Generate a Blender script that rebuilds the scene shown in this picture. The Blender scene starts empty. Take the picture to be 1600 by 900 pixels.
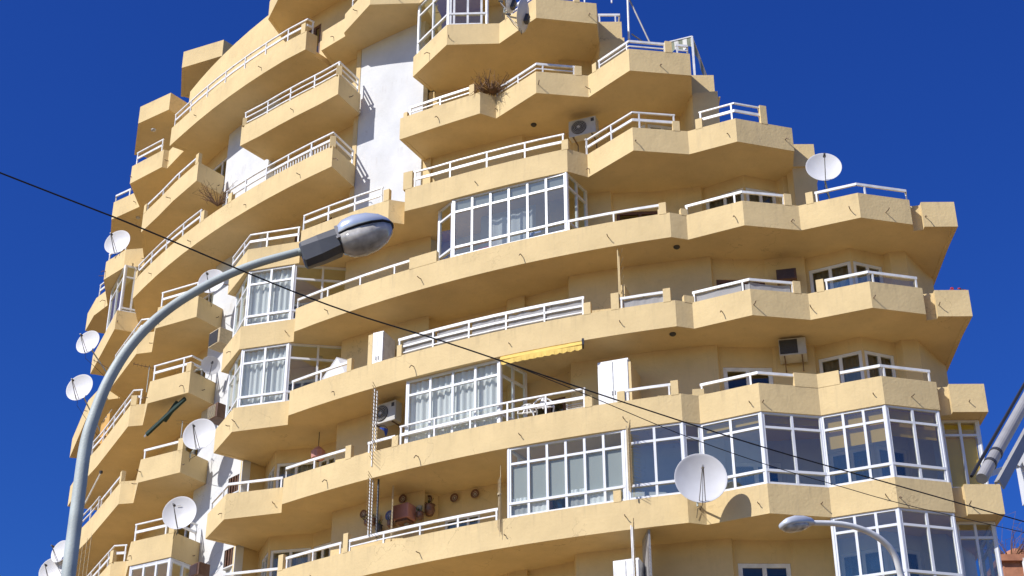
import bpy, bmesh, math, random
from mathutils import Vector, Matrix
random.seed(7)
PI = math.pi
sc = bpy.context.scene
COL = sc.collection
# ---------------------------------------------------------------- camera
cd = bpy.data.cameras.new('camera'); cam = bpy.data.objects.new('camera', cd); COL.objects.link(cam)
cam.matrix_world = Matrix.Translation((0, 0, 1.6)) @ Matrix.Rotation(PI/2 + 0.5330, 4, 'X') @ Matrix.Rotation(-0.0043, 4, 'Z')
cd.sensor_width = 36; cd.lens = 59.14; cd.clip_start = 0.1; cd.clip_end = 4000
sc.camera = cam
# ---------------------------------------------------------------- sky and sun
TOSUN = Vector((-0.615, -0.45, 0.65)).normalized()
w = bpy.data.worlds.new('World'); sc.world = w; w.use_nodes = True
wn = w.node_tree; bg = wn.nodes['Background']
sky = wn.nodes.new('ShaderNodeTexSky'); sky.sky_type = 'NISHITA'; sky.sun_disc = False
sky.sun_elevation = math.asin(TOSUN.z); sky.sun_rotation = math.atan2(TOSUN.x, TOSUN.y)
sky.altitude = 400; sky.air_density = 1.2; sky.dust_density = 0.7; sky.ozone_density = 4.5
# the same colour deepening everywhere: each channel relative to the brightest one is raised to a power
sp = wn.nodes.new('ShaderNodeSeparateColor'); wn.links.new(sky.outputs[0], sp.inputs[0])
def wmath(op, x, y):
    n = wn.nodes.new('ShaderNodeMath'); n.operation = op
    for i, q in enumerate((x, y)):
        if isinstance(q, (int, float)): n.inputs[i].default_value = q
        else: wn.links.new(q, n.inputs[i])
    return n.outputs[0]
top = wmath('MAXIMUM', wmath('MAXIMUM', sp.outputs[0], sp.outputs[1]), wmath('MAXIMUM', sp.outputs[2], 1e-4))
cb = wn.nodes.new('ShaderNodeCombineColor')
for i in range(3): wn.links.new(wmath('MULTIPLY', top, wmath('POWER', wmath('DIVIDE', sp.outputs[i], top), 2.6)), cb.inputs[i])
wn.links.new(cb.outputs[0], bg.inputs['Color'])
bg.inputs['Strength'].default_value = 0.118
sl = bpy.data.lights.new('sun', 'SUN'); sun = bpy.data.objects.new('sun', sl); COL.objects.link(sun)
sl.energy = 5.0; sl.angle = math.radians(0.5); sl.color = (1.0, 0.962, 0.93)
sun.rotation_euler = TOSUN.to_track_quat('Z', 'Y').to_euler()
sc.view_settings.view_transform = 'Standard'; sc.view_settings.look = 'None'
sc.view_settings.exposure = 0.05; sc.view_settings.gamma = 1
# ---------------------------------------------------------------- materials
def nodes(name):
    m = bpy.data.materials.new(name); m.use_nodes = True
    return m, m.node_tree, m.node_tree.nodes['Principled BSDF']
def plain(name, col, rough=0.5, metal=0.0, var=0.0, scale=6, bump=0.0, bscale=60, spec=0.5):
    m, t, p = nodes(name)
    p.inputs['Roughness'].default_value = rough; p.inputs['Metallic'].default_value = metal
    p.inputs['Specular IOR Level'].default_value = spec
    p.inputs['Base Color'].default_value = (*col, 1)
    g = t.nodes.new('ShaderNodeNewGeometry')
    if var:
        n = t.nodes.new('ShaderNodeTexNoise'); n.inputs['Scale'].default_value = scale; n.inputs['Detail'].default_value = 6
        t.links.new(g.outputs['Position'], n.inputs['Vector'])
        r = t.nodes.new('ShaderNodeValToRGB')
        r.color_ramp.elements[0].position = 0.3; r.color_ramp.elements[1].position = 0.7
        r.color_ramp.elements[0].color = (*[c*(1-var) for c in col], 1); r.color_ramp.elements[1].color = (*[min(1, c*(1+var*0.6)) for c in col], 1)
        t.links.new(n.outputs['Fac'], r.inputs['Fac']); t.links.new(r.outputs[0], p.inputs['Base Color'])
    if bump:
        n2 = t.nodes.new('ShaderNodeTexNoise'); n2.inputs['Scale'].default_value = bscale; n2.inputs['Detail'].default_value = 5
        t.links.new(g.outputs['Position'], n2.inputs['Vector'])
        bm = t.nodes.new('ShaderNodeBump'); bm.inputs['Strength'].default_value = bump; bm.inputs['Distance'].default_value = 0.02
        t.links.new(n2.outputs['Fac'], bm.inputs['Height']); t.links.new(bm.outputs[0], p.inputs['Normal'])
    return m
def stucco(name, col, dirt=(0.40, 0.33, 0.22), amount=0.35):
    """painted render: blotchy fading, rain streaks, hairline relief"""
    m, t, p = nodes(name); p.inputs['Roughness'].default_value = 0.92; p.inputs['Specular IOR Level'].default_value = 0.2
    L = t.links.new; N = t.nodes.new
    g = N('ShaderNodeNewGeometry')
    n = N('ShaderNodeTexNoise'); n.inputs['Scale'].default_value = 0.9; n.inputs['Detail'].default_value = 8; n.inputs['Roughness'].default_value = 0.65
    L(g.outputs['Position'], n.inputs['Vector'])
    r = N('ShaderNodeValToRGB'); r.color_ramp.elements[0].position = 0.34; r.color_ramp.elements[1].position = 0.68
    r.color_ramp.elements[0].color = (*[c*0.91 for c in col], 1); r.color_ramp.elements[1].color = (*[min(1, c*1.06) for c in col], 1)
    L(n.outputs['Fac'], r.inputs['Fac'])
    mp = N('ShaderNodeMapping'); mp.inputs['Scale'].default_value = (3.2, 3.2, 0.35); L(g.outputs['Position'], mp.inputs['Vector'])
    n2 = N('ShaderNodeTexNoise'); n2.inputs['Scale'].default_value = 1.6; n2.inputs['Detail'].default_value = 7; n2.inputs['Roughness'].default_value = 0.7
    L(mp.outputs[0], n2.inputs['Vector'])
    r2 = N('ShaderNodeValToRGB'); r2.color_ramp.elements[0].position = 0.56; r2.color_ramp.elements[1].position = 0.82
    r2.color_ramp.elements[0].color = (0, 0, 0, 1); r2.color_ramp.elements[1].color = (amount, amount, amount, 1)
    L(n2.outputs['Fac'], r2.inputs['Fac'])
    mx = N('ShaderNodeMixRGB'); mx.inputs['Color2'].default_value = (*dirt, 1)
    L(r2.outputs[0], mx.inputs['Fac']); L(r.outputs[0], mx.inputs['Color1']); 
    v = N('ShaderNodeTexVoronoi'); v.feature = 'DISTANCE_TO_EDGE'; v.inputs['Scale'].default_value = 0.55
    nd = N('ShaderNodeTexNoise'); nd.inputs['Scale'].default_value = 2.2; nd.inputs['Detail'].default_value = 6
    L(g.outputs['Position'], nd.inputs['Vector'])
    ad = N('ShaderNodeVectorMath'); ad.operation = 'MULTIPLY_ADD'; ad.inputs[1].default_value = (1.1, 1.1, 1.1)
    L(nd.outputs['Color'], ad.inputs[0]); L(g.outputs['Position'], ad.inputs[2]); L(ad.outputs[0], v.inputs['Vector'])
    r3 = N('ShaderNodeValToRGB'); r3.color_ramp.elements[0].position = 0.0; r3.color_ramp.elements[1].position = 0.006
    r3.color_ramp.elements[0].color = (0.45, 0.45, 0.45, 1); r3.color_ramp.elements[1].color = (0, 0, 0, 1)
    L(v.outputs['Distance'], r3.inputs['Fac'])
    nm = N('ShaderNodeTexNoise'); nm.inputs['Scale'].default_value = 0.35; L(g.outputs['Position'], nm.inputs['Vector'])
    rm = N('ShaderNodeValToRGB'); rm.color_ramp.elements[0].position = 0.55; rm.color_ramp.elements[1].position = 0.65; L(nm.outputs['Fac'], rm.inputs['Fac'])
    mm = N('ShaderNodeMath'); mm.operation = 'MULTIPLY'; L(r3.outputs[0], mm.inputs[0]); L(rm.outputs[0], mm.inputs[1])
    sx = N('ShaderNodeSeparateXYZ'); L(g.outputs['Position'], sx.inputs[0])
    def ma(op, x, y, z=None):
        q = N('ShaderNodeMath'); q.operation = op
        for i, k in enumerate((x, y, z)):
            if k is None: continue
            if isinstance(k, (int, float)): q.inputs[i].default_value = k
            else: L(k, q.inputs[i])
        return q.outputs[0]
    hz = ma('MULTIPLY', ma('FRACT', ma('DIVIDE', ma('SUBTRACT', sx.outputs[2], 1.01), 2.8), 0), 2.8)
    up = N('ShaderNodeMapRange'); up.inputs[1].default_value = 0.30; up.inputs[2].default_value = 0.80; up.interpolation_type = 'SMOOTHSTEP'; L(hz, up.inputs[0])
    par = ma('MULTIPLY', up.outputs[0], ma('LESS_THAN', hz, 0.83))
    ms = N('ShaderNodeMapping'); ms.inputs['Scale'].default_value = (7, 7, 0.5); L(g.outputs['Position'], ms.inputs['Vector'])
    ns = N('ShaderNodeTexNoise'); ns.inputs['Scale'].default_value = 1.3; ns.inputs['Detail'].default_value = 5; L(ms.outputs[0], ns.inputs['Vector'])
    rs = N('ShaderNodeValToRGB'); rs.color_ramp.elements[0].position = 0.52; rs.color_ramp.elements[1].position = 0.78; L(ns.outputs['Fac'], rs.inputs['Fac'])
    stk = ma('MULTIPLY', ma('MULTIPLY', rs.outputs[0], par), 0.32)
    mxs = N('ShaderNodeMixRGB'); mxs.inputs['Color2'].default_value = (0.30, 0.235, 0.15, 1); L(stk, mxs.inputs['Fac']); L(mx.outputs[0], mxs.inputs['Color1']); mx = mxs
    mx2 = N('ShaderNodeMixRGB'); mx2.inputs['Color2'].default_value = (0.16, 0.11, 0.06, 1)
    L(mm.outputs[0], mx2.inputs['Fac']); L(mx.outputs[0], mx2.inputs['Color1']); L(mx2.outputs[0], p.inputs['Base Color'])
    n3 = N('ShaderNodeTexNoise'); n3.inputs['Scale'].default_value = 14; n3.inputs['Detail'].default_value = 8; L(g.outputs['Position'], n3.inputs['Vector'])
    n4 = N('ShaderNodeTexNoise'); n4.inputs['Scale'].default_value = 2.0; n4.inputs['Detail'].default_value = 3; L(g.outputs['Position'], n4.inputs['Vector'])
    a2 = N('ShaderNodeMath'); a2.operation = 'MULTIPLY_ADD'; a2.inputs[1].default_value = 1.4; L(n4.outputs['Fac'], a2.inputs[0]); L(n3.outputs['Fac'], a2.inputs[2])
    bp = N('ShaderNodeBump'); bp.inputs['Strength'].default_value = 0.24; bp.inputs['Distance'].default_value = 0.03
    L(a2.outputs[0], bp.inputs['Height']); L(bp.outputs[0], p.inputs['Normal'])
    return m
M = {}
CREAM = (0.70, 0.54, 0.282)
M['cream'] = stucco('cream_render', CREAM)
M['white_wall'] = stucco('white_render', (0.655, 0.665, 0.66), (0.56, 0.6, 0.55), 0.15)
M['white'] = plain('white_paint', (0.78, 0.785, 0.77), 0.4, var=0.17, scale=5)
M['alu'] = plain('white_aluminium', (0.74, 0.76, 0.78), 0.3, var=0.06, scale=3)
M['galv'] = plain('galvanised_steel', (0.44, 0.49, 0.46), 0.55, 0.0, var=0.16, scale=5, bump=0.1)
M['grey_metal'] = plain('grey_metal', (0.36, 0.35, 0.335), 0.45, 0.1, var=0.16, scale=9)
M['dish'] = plain('dish_grey', (0.66, 0.66, 0.66), 0.55, var=0.05, scale=4)
M['dark'] = plain('dark_metal', (0.05, 0.05, 0.055), 0.5, var=0.2)
M['black'] = plain('black_rubber', (0.018, 0.018, 0.02), 0.6)
M['iron'] = plain('rusty_iron', (0.17, 0.11, 0.07), 0.7, 0.1, var=0.3, scale=20)
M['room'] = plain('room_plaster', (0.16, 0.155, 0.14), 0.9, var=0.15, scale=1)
M['wood'] = plain('dark_wood', (0.13, 0.06, 0.03), 0.55, var=0.35, scale=8)
M['ceramic'] = plain('glazed_ceramic', (0.20, 0.10, 0.07), 0.3, var=0.4, scale=14)
M['blue_ceramic'] = plain('blue_ceramic', (0.10, 0.13, 0.32), 0.3, var=0.5, scale=16)
M['pink'] = plain('pink_fabric', (0.50, 0.24, 0.20), 0.7, var=0.1)
M['red'] = plain('red_cloth', (0.45, 0.03, 0.05), 0.8, var=0.2)
M['blue'] = plain('blue_plastic', (0.04, 0.10, 0.50), 0.4)
M['orange'] = plain('orange_cloth', (0.62, 0.36, 0.10), 0.8, var=0.1)
M['yellow'] = plain('yellow_canvas', (0.76, 0.53, 0.13), 0.85, var=0.12, scale=5)
M['green'] = plain('dark_green_canvas', (0.014, 0.04, 0.03), 0.8, var=0.3)
M['twig'] = plain('dry_twig', (0.22, 0.13, 0.07), 0.9, var=0.3)
M['leaf'] = plain('dark_leaf', (0.06, 0.10, 0.03), 0.8, var=0.3)
M['acwhite'] = plain('ac_casing', (0.50, 0.48, 0.43), 0.45, var=0.08)
M['grille'] = plain('dark_grille', (0.06, 0.055, 0.05), 0.6, var=0.3, scale=30)
M['brown'] = plain('brown_shutter', (0.12, 0.055, 0.035), 0.5, var=0.2)
M['cane'] = plain('cane_blind', (0.50, 0.40, 0.24), 0.8, var=0.2, scale=15)
M['brickred'] = plain('terracotta_render', (0.50, 0.22, 0.12), 0.9, var=0.25, scale=3, bump=0.4, bscale=8)
M['ground'] = plain('pale_paving', (0.26, 0.172, 0.078), 0.9, var=0.2, scale=0.4, bump=0.2, bscale=4)
M['asphalt'] = plain('asphalt', (0.06, 0.06, 0.06), 0.9, var=0.25, scale=2, bump=0.3)
def lace(name, col, trans=0.25):
    m, t, p = nodes(name); p.inputs['Base Color'].default_value = (*col, 1); p.inputs['Roughness'].default_value = 0.9
    o = t.nodes['Material Output']; tr = t.nodes.new('ShaderNodeBsdfTranslucent'); tr.inputs['Color'].default_value = (*col, 1)
    mx = t.nodes.new('ShaderNodeMixShader'); mx.inputs[0].default_value = trans
    t.links.new(p.outputs[0], mx.inputs[1]); t.links.new(tr.outputs[0], mx.inputs[2]); t.links.new(mx.outputs[0], o.inputs['Surface'])
    return m
M['blind'] = lace('ochre_roller_blind', (0.84, 0.55, 0.07), 0.3)
M['curtain'] = lace('white_net_curtain', (0.87, 0.88, 0.89), 0.35)
M['curtain_grey'] = lace('grey_curtain', (0.42, 0.42, 0.42))
M['screen'] = lace('frosted_film', (0.50, 0.52, 0.50), 0.4)
def glass(name, tint=0.86, refl=1.0):
    m = bpy.data.materials.new(name); m.use_nodes = True; t = m.node_tree; t.nodes.clear()
    o = t.nodes.new('ShaderNodeOutputMaterial'); a = t.nodes.new('ShaderNodeBsdfTransparent'); g = t.nodes.new('ShaderNodeBsdfGlossy')
    a.inputs['Color'].default_value = (tint*0.98, tint*1.02, tint*0.99, 1); g.inputs['Roughness'].default_value = 0.015; g.inputs['Color'].default_value = (0.98, 1.0, 0.80, 1)
    N = t.nodes.new; L = t.links.new
    ge = N('ShaderNodeNewGeometry'); dt = N('ShaderNodeVectorMath'); dt.operation = 'DOT_PRODUCT'; L(ge.outputs['Normal'], dt.inputs[0]); L(ge.outputs['Incoming'], dt.inputs[1])
    ab = N('ShaderNodeMath'); ab.operation = 'ABSOLUTE'; L(dt.outputs['Value'], ab.inputs[0])
    om = N('ShaderNodeMath'); om.operation = 'SUBTRACT'; om.inputs[0].default_value = 1.0; L(ab.outputs[0], om.inputs[1])
    pw = N('ShaderNodeMath'); pw.operation = 'POWER'; pw.inputs[1].default_value = 4.0; L(om.outputs[0], pw.inputs[0])
    ml = N('ShaderNodeMath'); ml.operation = 'MULTIPLY_ADD'; ml.inputs[1].default_value = 0.85; ml.inputs[2].default_value = 0.09*refl; ml.use_clamp = True
    wv = N('ShaderNodeTexNoise'); wv.inputs['Scale'].default_value = 1.1; L(ge.outputs['Position'], wv.inputs['Vector'])
    bp = N('ShaderNodeBump'); bp.inputs['Strength'].default_value = 0.08; bp.inputs['Distance'].default_value = 0.05; L(wv.outputs['Fac'], bp.inputs['Height']); L(bp.outputs[0], g.inputs['Normal'])
    x = N('ShaderNodeMixShader')
    L(pw.outputs[0], ml.inputs[0]); L(ml.outputs[0], x.inputs[0]); L(a.outputs[0], x.inputs[1]); L(g.outputs[0], x.inputs[2]); L(x.outputs[0], o.inputs['Surface'])
    return m
M['glass'] = glass('window_glass', 0.93); M['glass_mid'] = glass('grey_glass', 0.74, 2.3); M['glass_dark'] = glass('tinted_glass', 0.55)
M['milk'] = plain('frosted_lamp_bowl', (0.52, 0.50, 0.46), 0.1, var=0.5, scale=9)
def stripes(name, ca, cb, freq):
    m, t, p = nodes(name); p.inputs['Roughness'].default_value = 0.85
    tc = t.nodes.new('ShaderNodeTexCoord'); wv = t.nodes.new('ShaderNodeTexWave'); wv.inputs['Scale'].default_value = freq
    wv.wave_profile = 'SIN'; wv.bands_direction = 'X'
    r = t.nodes.new('ShaderNodeValToRGB'); r.color_ramp.interpolation = 'CONSTANT'; r.color_ramp.elements[0].color = (*ca, 1); r.color_ramp.elements[1].color = (*cb, 1); r.color_ramp.elements[1].position = 0.5
    t.links.new(tc.outputs['Object'], wv.inputs['Vector']); t.links.new(wv.outputs['Fac'], r.inputs['Fac']); t.links.new(r.outputs[0], p.inputs['Base Color'])
    return m
M['stripes'] = stripes('striped_canvas', (0.72, 0.71, 0.64), (0.24, 0.26, 0.18), 1.25)
# ---------------------------------------------------------------- mesh helpers
class MB:
    def __init__(s): s.v = []; s.f = []; s.sm = False
    def add(s, vs, fs):
        n = len(s.v); s.v += [tuple(map(float, q)) for q in vs]; s.f += [tuple(n+i for i in f) for f in fs]; return s
    def box(s, a, b):
        (x0, y0, z0), (x1, y1, z1) = a, b
        return s.add([(x0,y0,z0),(x1,y0,z0),(x1,y1,z0),(x0,y1,z0),(x0,y0,z1),(x1,y0,z1),(x1,y1,z1),(x0,y1,z1)], [(0,3,2,1),(4,5,6,7),(0,1,5,4),(1,2,6,5),(2,3,7,6),(3,0,4,7)])
    def obox(s, c, X, Y, Zv, hx, hy, hz):
        c = Vector(c); vs = [c + X*(hx*i) + Y*(hy*j) + Zv*(hz*k) for k in (-1, 1) for i, j in ((-1,-1),(1,-1),(1,1),(-1,1))]
        return s.add(vs, [(0,3,2,1),(4,5,6,7),(0,1,5,4),(1,2,6,5),(2,3,7,6),(3,0,4,7)])
    def bar(s, a, b, w, h, up=Vector((0, 0, 1))):
        a, b = Vector(a), Vector(b); d = b-a; l = d.length
        if l < 1e-6: return s
        d /= l; u = up if abs(d.dot(up)) < 0.98 else Vector((0, 1, 0)); side = d.cross(u).normalized(); v = side.cross(d).normalized()
        return s.obox((a+b)/2, d, side, v, l/2, w/2, h/2)
    def tube(s, pts, r, n=8, cap=True):
        pts = [Vector(p) for p in pts]; rs = r if isinstance(r, (list, tuple)) else [r]*len(pts)
        base = len(s.v); prev = None
        for i, p in enumerate(pts):
            d = (pts[min(i+1, len(pts)-1)] - pts[max(i-1, 0)]).normalized()
            if prev is None: u = d.cross(Vector((0, 0, 1)) if abs(d.z) < 0.9 else Vector((1, 0, 0))).normalized()
            else: u = (prev - d*prev.dot(d)).normalized()
            prev = u; v = d.cross(u)
            s.v += [tuple(p + (u*math.cos(2*PI*k/n) + v*math.sin(2*PI*k/n))*rs[i]) for k in range(n)]
        for i in range(len(pts)-1):
            for k in range(n):
                a, b2 = base+i*n+k, base+i*n+(k+1) % n; s.f.append((a, b2, b2+n, a+n))
        if cap: s.f.append(tuple(base+k for k in range(n-1, -1, -1))); s.f.append(tuple(base+(len(pts)-1)*n+k for k in range(n)))
        return s
    def lathe(s, c, ax, prof, n=16, sx=None):
        """prof: (radius, distance along axis)"""
        c = Vector(c); ax = Vector(ax).normalized(); u = ax.cross(Vector((0, 0, 1)) if abs(ax.z) < 0.9 else Vector((1, 0, 0))).normalized(); v = ax.cross(u); base = len(s.v)
        for r, t in prof: s.v += [tuple(c + ax*t + (u*math.cos(2*PI*k/n) + v*math.sin(2*PI*k/n))*r) for k in range(n)]
        for i in range(len(prof)-1):
            for k in range(n):
                a, b2 = base+i*n+k, base+i*n+(k+1) % n; s.f.append((a, b2, b2+n, a+n))
        return s
    def build(s, name, mat, parent=None, smooth=False, kind=None, bevel=0):
        me = bpy.data.meshes.new(name); me.from_pydata(s.v, [], s.f); me.update()
        bm = bmesh.new(); bm.from_mesh(me); bmesh.ops.recalc_face_normals(bm, faces=bm.faces)
        bm.to_mesh(me); bm.free()
        if smooth:
            for p in me.polygons: p.use_smooth = True
        o = bpy.data.objects.new(name, me); COL.objects.link(o); me.materials.append(M[mat] if isinstance(mat, str) else mat)
        if parent is not None: o.parent = parent; o.matrix_parent_inverse = parent.matrix_world.inverted()
        if kind: o['kind'] = kind
        if bevel:
            bv = o.modifiers.new('bevel', 'BEVEL'); bv.width = bevel; bv.segments = 2; bv.limit_method = 'ANGLE'
        return o
def thing(name, label, cat, loc=(0, 0, 0), group=None):
    o = bpy.data.objects.new(name, None); COL.objects.link(o); o.location = loc; o.empty_display_size = 0.3
    o.matrix_world = Matrix.Translation(loc)
    o['label'] = label; o['category'] = cat
    if group: o['group'] = group
    return o
def tag(o, label, cat, group=None):
    o['label'] = label; o['category'] = cat
    if group: o['group'] = group
    return o
# ---------------------------------------------------------------- plan of the tower: a ring about CC
CC = Vector((13.725, 70.08)); Z = {k: 29.01 + 2.8*(k-11) for k in range(0, 19)}; HS = 2.8; PH = 0.80
def pol(r, th): th = math.radians(th); return (CC.x + r*math.sin(th), CC.y - r*math.cos(th))
def ang(p): return math.degrees(math.atan2(p[0]-CC.x, CC.y-p[1]))
def rad(p): return math.hypot(p[0]-CC.x, p[1]-CC.y)
def rot(p, d):
    return pol(rad(p), ang(p)+d)
def arc(r0, t0, r1, t1, n): return [pol(r0+(r1-r0)*i/n, t0+(t1-t0)*i/n) for i in range(n+1)]
def offset(path, d):
    """left-hand (inward) mitred offset of an open plan path"""
    P = [Vector(p) for p in path]; out = []
    for i, p in enumerate(P):
        ns = []
        if i > 0: e = (p-P[i-1]).normalized(); ns.append(Vector((-e.y, e.x)))
        if i < len(P)-1: e = (P[i+1]-p).normalized(); ns.append(Vector((-e.y, e.x)))
        n = sum(ns, Vector((0, 0))); n.normalize(); k = 1/max(0.45, n.dot(ns[0]))
        out.append(tuple(p + n*d*k))
    return out
def dense(path, step=0.02):
    out = []; s = 0
    for a, b in zip(path, path[1:]):
        a, b = Vector(a), Vector(b); n = max(1, int((b-a).length/step))
        for i in range(n): out.append((s + (b-a).length*i/n, a + (b-a)*i/n))
        s += (b-a).length
    out.append((s, Vector(path[-1]))); return out
def near_s(path, q):
    q = Vector(q[:2]); return min(dense(path), key=lambda t: (t[1]-q).length)[0]
def at_s(path, s):
    acc = 0
    for a, b in zip(path, path[1:]):
        a, b = Vector(a), Vector(b); l = (b-a).length
        if acc + l >= s - 1e-9 and l > 0: return tuple(a + (b-a)*max(0, (s-acc))/l)
        acc += l
    return tuple(path[-1])
def clip(path, s0, s1):
    out = [at_s(path, s0)]; acc = 0
    for a, b in zip(path, path[1:]):
        acc += (Vector(b)-Vector(a)).length
        if s0 + 0.02 < acc < s1 - 0.02: out.append(tuple(b))
    out.append(at_s(path, s1)); return out
def length(path): return sum((Vector(b)-Vector(a)).length for a, b in zip(path, path[1:]))
def corners(path, deg=9):
    """split a plan path into runs at its corners"""
    runs = [[path[0]]]
    for i in range(1, len(path)):
        runs[-1].append(path[i])
        if i < len(path)-1:
            e0 = (Vector(path[i])-Vector(path[i-1])).normalized(); e1 = (Vector(path[i+1])-Vector(path[i])).normalized()
            if math.degrees(math.acos(max(-1, min(1, e0.dot(e1))))) > deg: runs.append([path[i]])
    return runs
def band(mb, outer, inner, z0, z1):
    """solid band between two matching plan paths"""
    n = len(outer); vs = [(*p, z) for z in (z0, z1) for pr in (outer, inner) for p in pr]
    O0, I0, O1, I1 = 0, n, 2*n, 3*n; fs = []
    for i in range(n-1):
        fs += [(O0+i, O0+i+1, O1+i+1, O1+i), (I0+i+1, I0+i, I1+i, I1+i+1), (O1+i, O1+i+1, I1+i+1, I1+i), (O0+i+1, O0+i, I0+i, I0+i+1)]
    fs += [(O0, O1, I1, I0), (O0+n-1, I0+n-1, I1+n-1, O1+n-1)]
    mb.add(vs, fs)
def slab_mesh(mb, poly, z0, z1):
    n = len(poly); mb.add([(*p, z0) for p in poly] + [(*p, z1) for p in poly], [tuple(range(n))[::-1], tuple(range(n, 2*n))] + [(i, (i+1) % n, n+(i+1) % n, n+i) for i in range(n)])
# corner points of the zigzag balcony front, left to right
s4, s3, s2, s1 = (-9.15, 46.83), (-8.37, 45.34), (-6.65, 44.87), (-6.56, 44.25)
e6, e5, e4, e3, e2, e1 = (4.37, 39.0), (4.84, 39.14), (6.31, 38.42), (7.88, 38.69), (9.40, 38.06), (10.87, 38.42)
WEST = (-8.32, 47.41)
sweep = arc(rad(s1), ang(s1), rad(e6), ang(e6), 14)[1:-1]
END = [(10.95, 38.74), (11.21, 38.69), (11.21, 38.53), (12.12, 38.53), (12.10, 39.6), (12.14, 41.6), (12.14, 43.2)]
OUT = {}
for k in range(2, 11): OUT[(k, 'east')] = [WEST, s4, s3, s2, s1] + sweep + [e6, e5, e4, e3, e2, e1] + END
OUT[(11, 'east')] = [WEST, (-9.17, 46.79), s3, s2, s1] + arc(32.84, ang(s1), 32.62, ang((-3.86, 42.28)), 3)[1:] + [(-3.24, 42.65), (-3.19, 41.94)] + arc(32.76, ang((-3.19, 41.94)), 32.53, ang((1.61, 39.89)), 6)[1:-1] + [(1.61, 39.89), (2.21, 40.19), (3.44, 38.86), (5.03, 39.06), (6.32, 38.45), (7.98, 38.93), (8.06, 39.8), (8.2, 41.5)]
OUT[(12, 'east')] = [(-2.64, 43.58), (-3.44, 42.2), (-2.2, 41.52), (-0.94, 40.87), (-0.46, 41.13), (0.74, 39.87), (2.3, 40.09), (3.44, 38.82), (5.25, 39.07), (5.36, 40.05), (5.5, 42)]
OUT[(13, 'east')] = [(-2.59, 43.47), (-3.13, 42.7), (-1.99, 41.09), (-0.36, 41.04), (0.77, 39.82), (2.63, 40.11), (2.75, 41.1), (2.9, 43)]
OUT[(14, 'east')] = [(-6.0, 46.0), (-6.41, 44.86), (-5.53, 44.1), (-5.56, 43.93), (-4.59, 42.49), (-2.96, 42.43), (-1.9, 41.25), (-0.3, 41.5), (-0.1, 43.2)]
OUT[(15, 'east')] = [(-8.0, 48.4), (-8.62, 46.59), (-8.13, 45.5), (-7.0, 44.35), (-4.6, 42.9), (-3.0, 43.0), (-2.8, 45)]
# west wing
OL = [(-16.4, 57.4), (-15.22, 54.98), (-14.6, 53.95), (-13.89, 52.64), (-12.84, 50.70), (-12.34, 50.62), (-11.87, 49.0), (-10.41, 48.23), (-9.74, 49.12)]
for k in range(2, 11): OUT[(k, 'west')] = OL
OUT[(11, 'west')] = [(-17.1, 59.2), (-15.75, 55.9), (-14.72, 54.29), (-14.12, 54.14), (-14.40, 53.53), (-12.89, 50.8), (-12.34, 50.67), (-11.9, 49.01), (-10.41, 48.24), (-9.74, 49.12)]
cA = ang((-13.54, 51.86))
OUT[(12, 'west')] = [(-16.3, 57.6), (-15.58, 56.08), (-14.63, 54.05), (-13.75, 54.4), (-13.54, 51.86)] + arc(32.79, cA, 32.79, ang((-5.66, 43.63)), 12)[1:-1] + [(-5.66, 43.63), (-5.05, 44.79)]
OUT[(13, 'west')] = [(-17.2, 59.2), (-16.58, 57.96), (-15.87, 57.15), (-15.61, 55.2), (-14.67, 54.31), (-13.85, 54.2), (-13.54, 51.84), (-12.73, 50.78), (-12.01, 49.78), (-10.96, 48.5), (-10.2, 49.42)]
OUT[(13, 'mid')] = [(-8.45, 47.3), (-9.16, 46.44)] + arc(32.83, ang((-9.16, 46.44)), 32.73, ang((-5.59, 43.58)), 5)[1:-1] + [(-5.59, 43.58), (-4.98, 44.66)]
OUT[(14, 'west')] = [(-16.2, 57.6), (-15.66, 55.29), (-14.39, 54.39), (-14.45, 52.81), (-13.04, 51.71), (-12.86, 51.8), (-12.05, 50.69), (-12.51, 50.36)] + arc(32.8, ang((-12.51, 50.36)), 32.7, ang((-6.94, 44.79)), 8)[1:-1] + [(-6.94, 44.79), (-6.60, 45.08)]
OUT[(15, 'west')] = [(-15.0, 54.9), (-14.44, 52.8), (-13.09, 51.9), (-12.3, 52.9)]
OUT[(16, 'west')] = [(-13.4, 54.8), (-13.04, 52.92), (-11.33, 52.17), (-10.5, 53.1)]
TH = 0.12
HT = {}   # parapet heights that differ
tower = thing('apartment_building', 'tall curved cream apartment tower with stepped zigzag balconies and white railings', 'apartment block', (0, 45, 0))
def build_level(key):
    L, wing = key; path = OUT[key]; z = Z[L]; inn = offset(path, TH)
    ri = 27.4
    a0, a1 = ang(path[0]), ang(path[-1])
    slab_in = offset(path, TH-0.002)
    if rad(path[0]) > 29 or True:
        back = arc(ri, a1, ri, a0, 10)
        if wing == 'west' and L >= 15: back = arc(rad(path[0])-1.4, a1, rad(path[0])-1.4, a0, 2)
    mb = MB(); slab_mesh(mb, list(slab_in) + back, z+0.012, z+0.25)
    fl = mb.build('floor_slab', 'cream', tower)
    i = 0
    for run in corners(path):
        n = len(run); idx = list(range(i, i+n)); i += n-1
        m = MB(); band(m, [path[q] for q in idx], [inn[q] for q in idx], z, z + HT.get((L, wing), PH))
        m.build('parapet', 'cream', fl)
for key in OUT: build_level(key)
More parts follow.
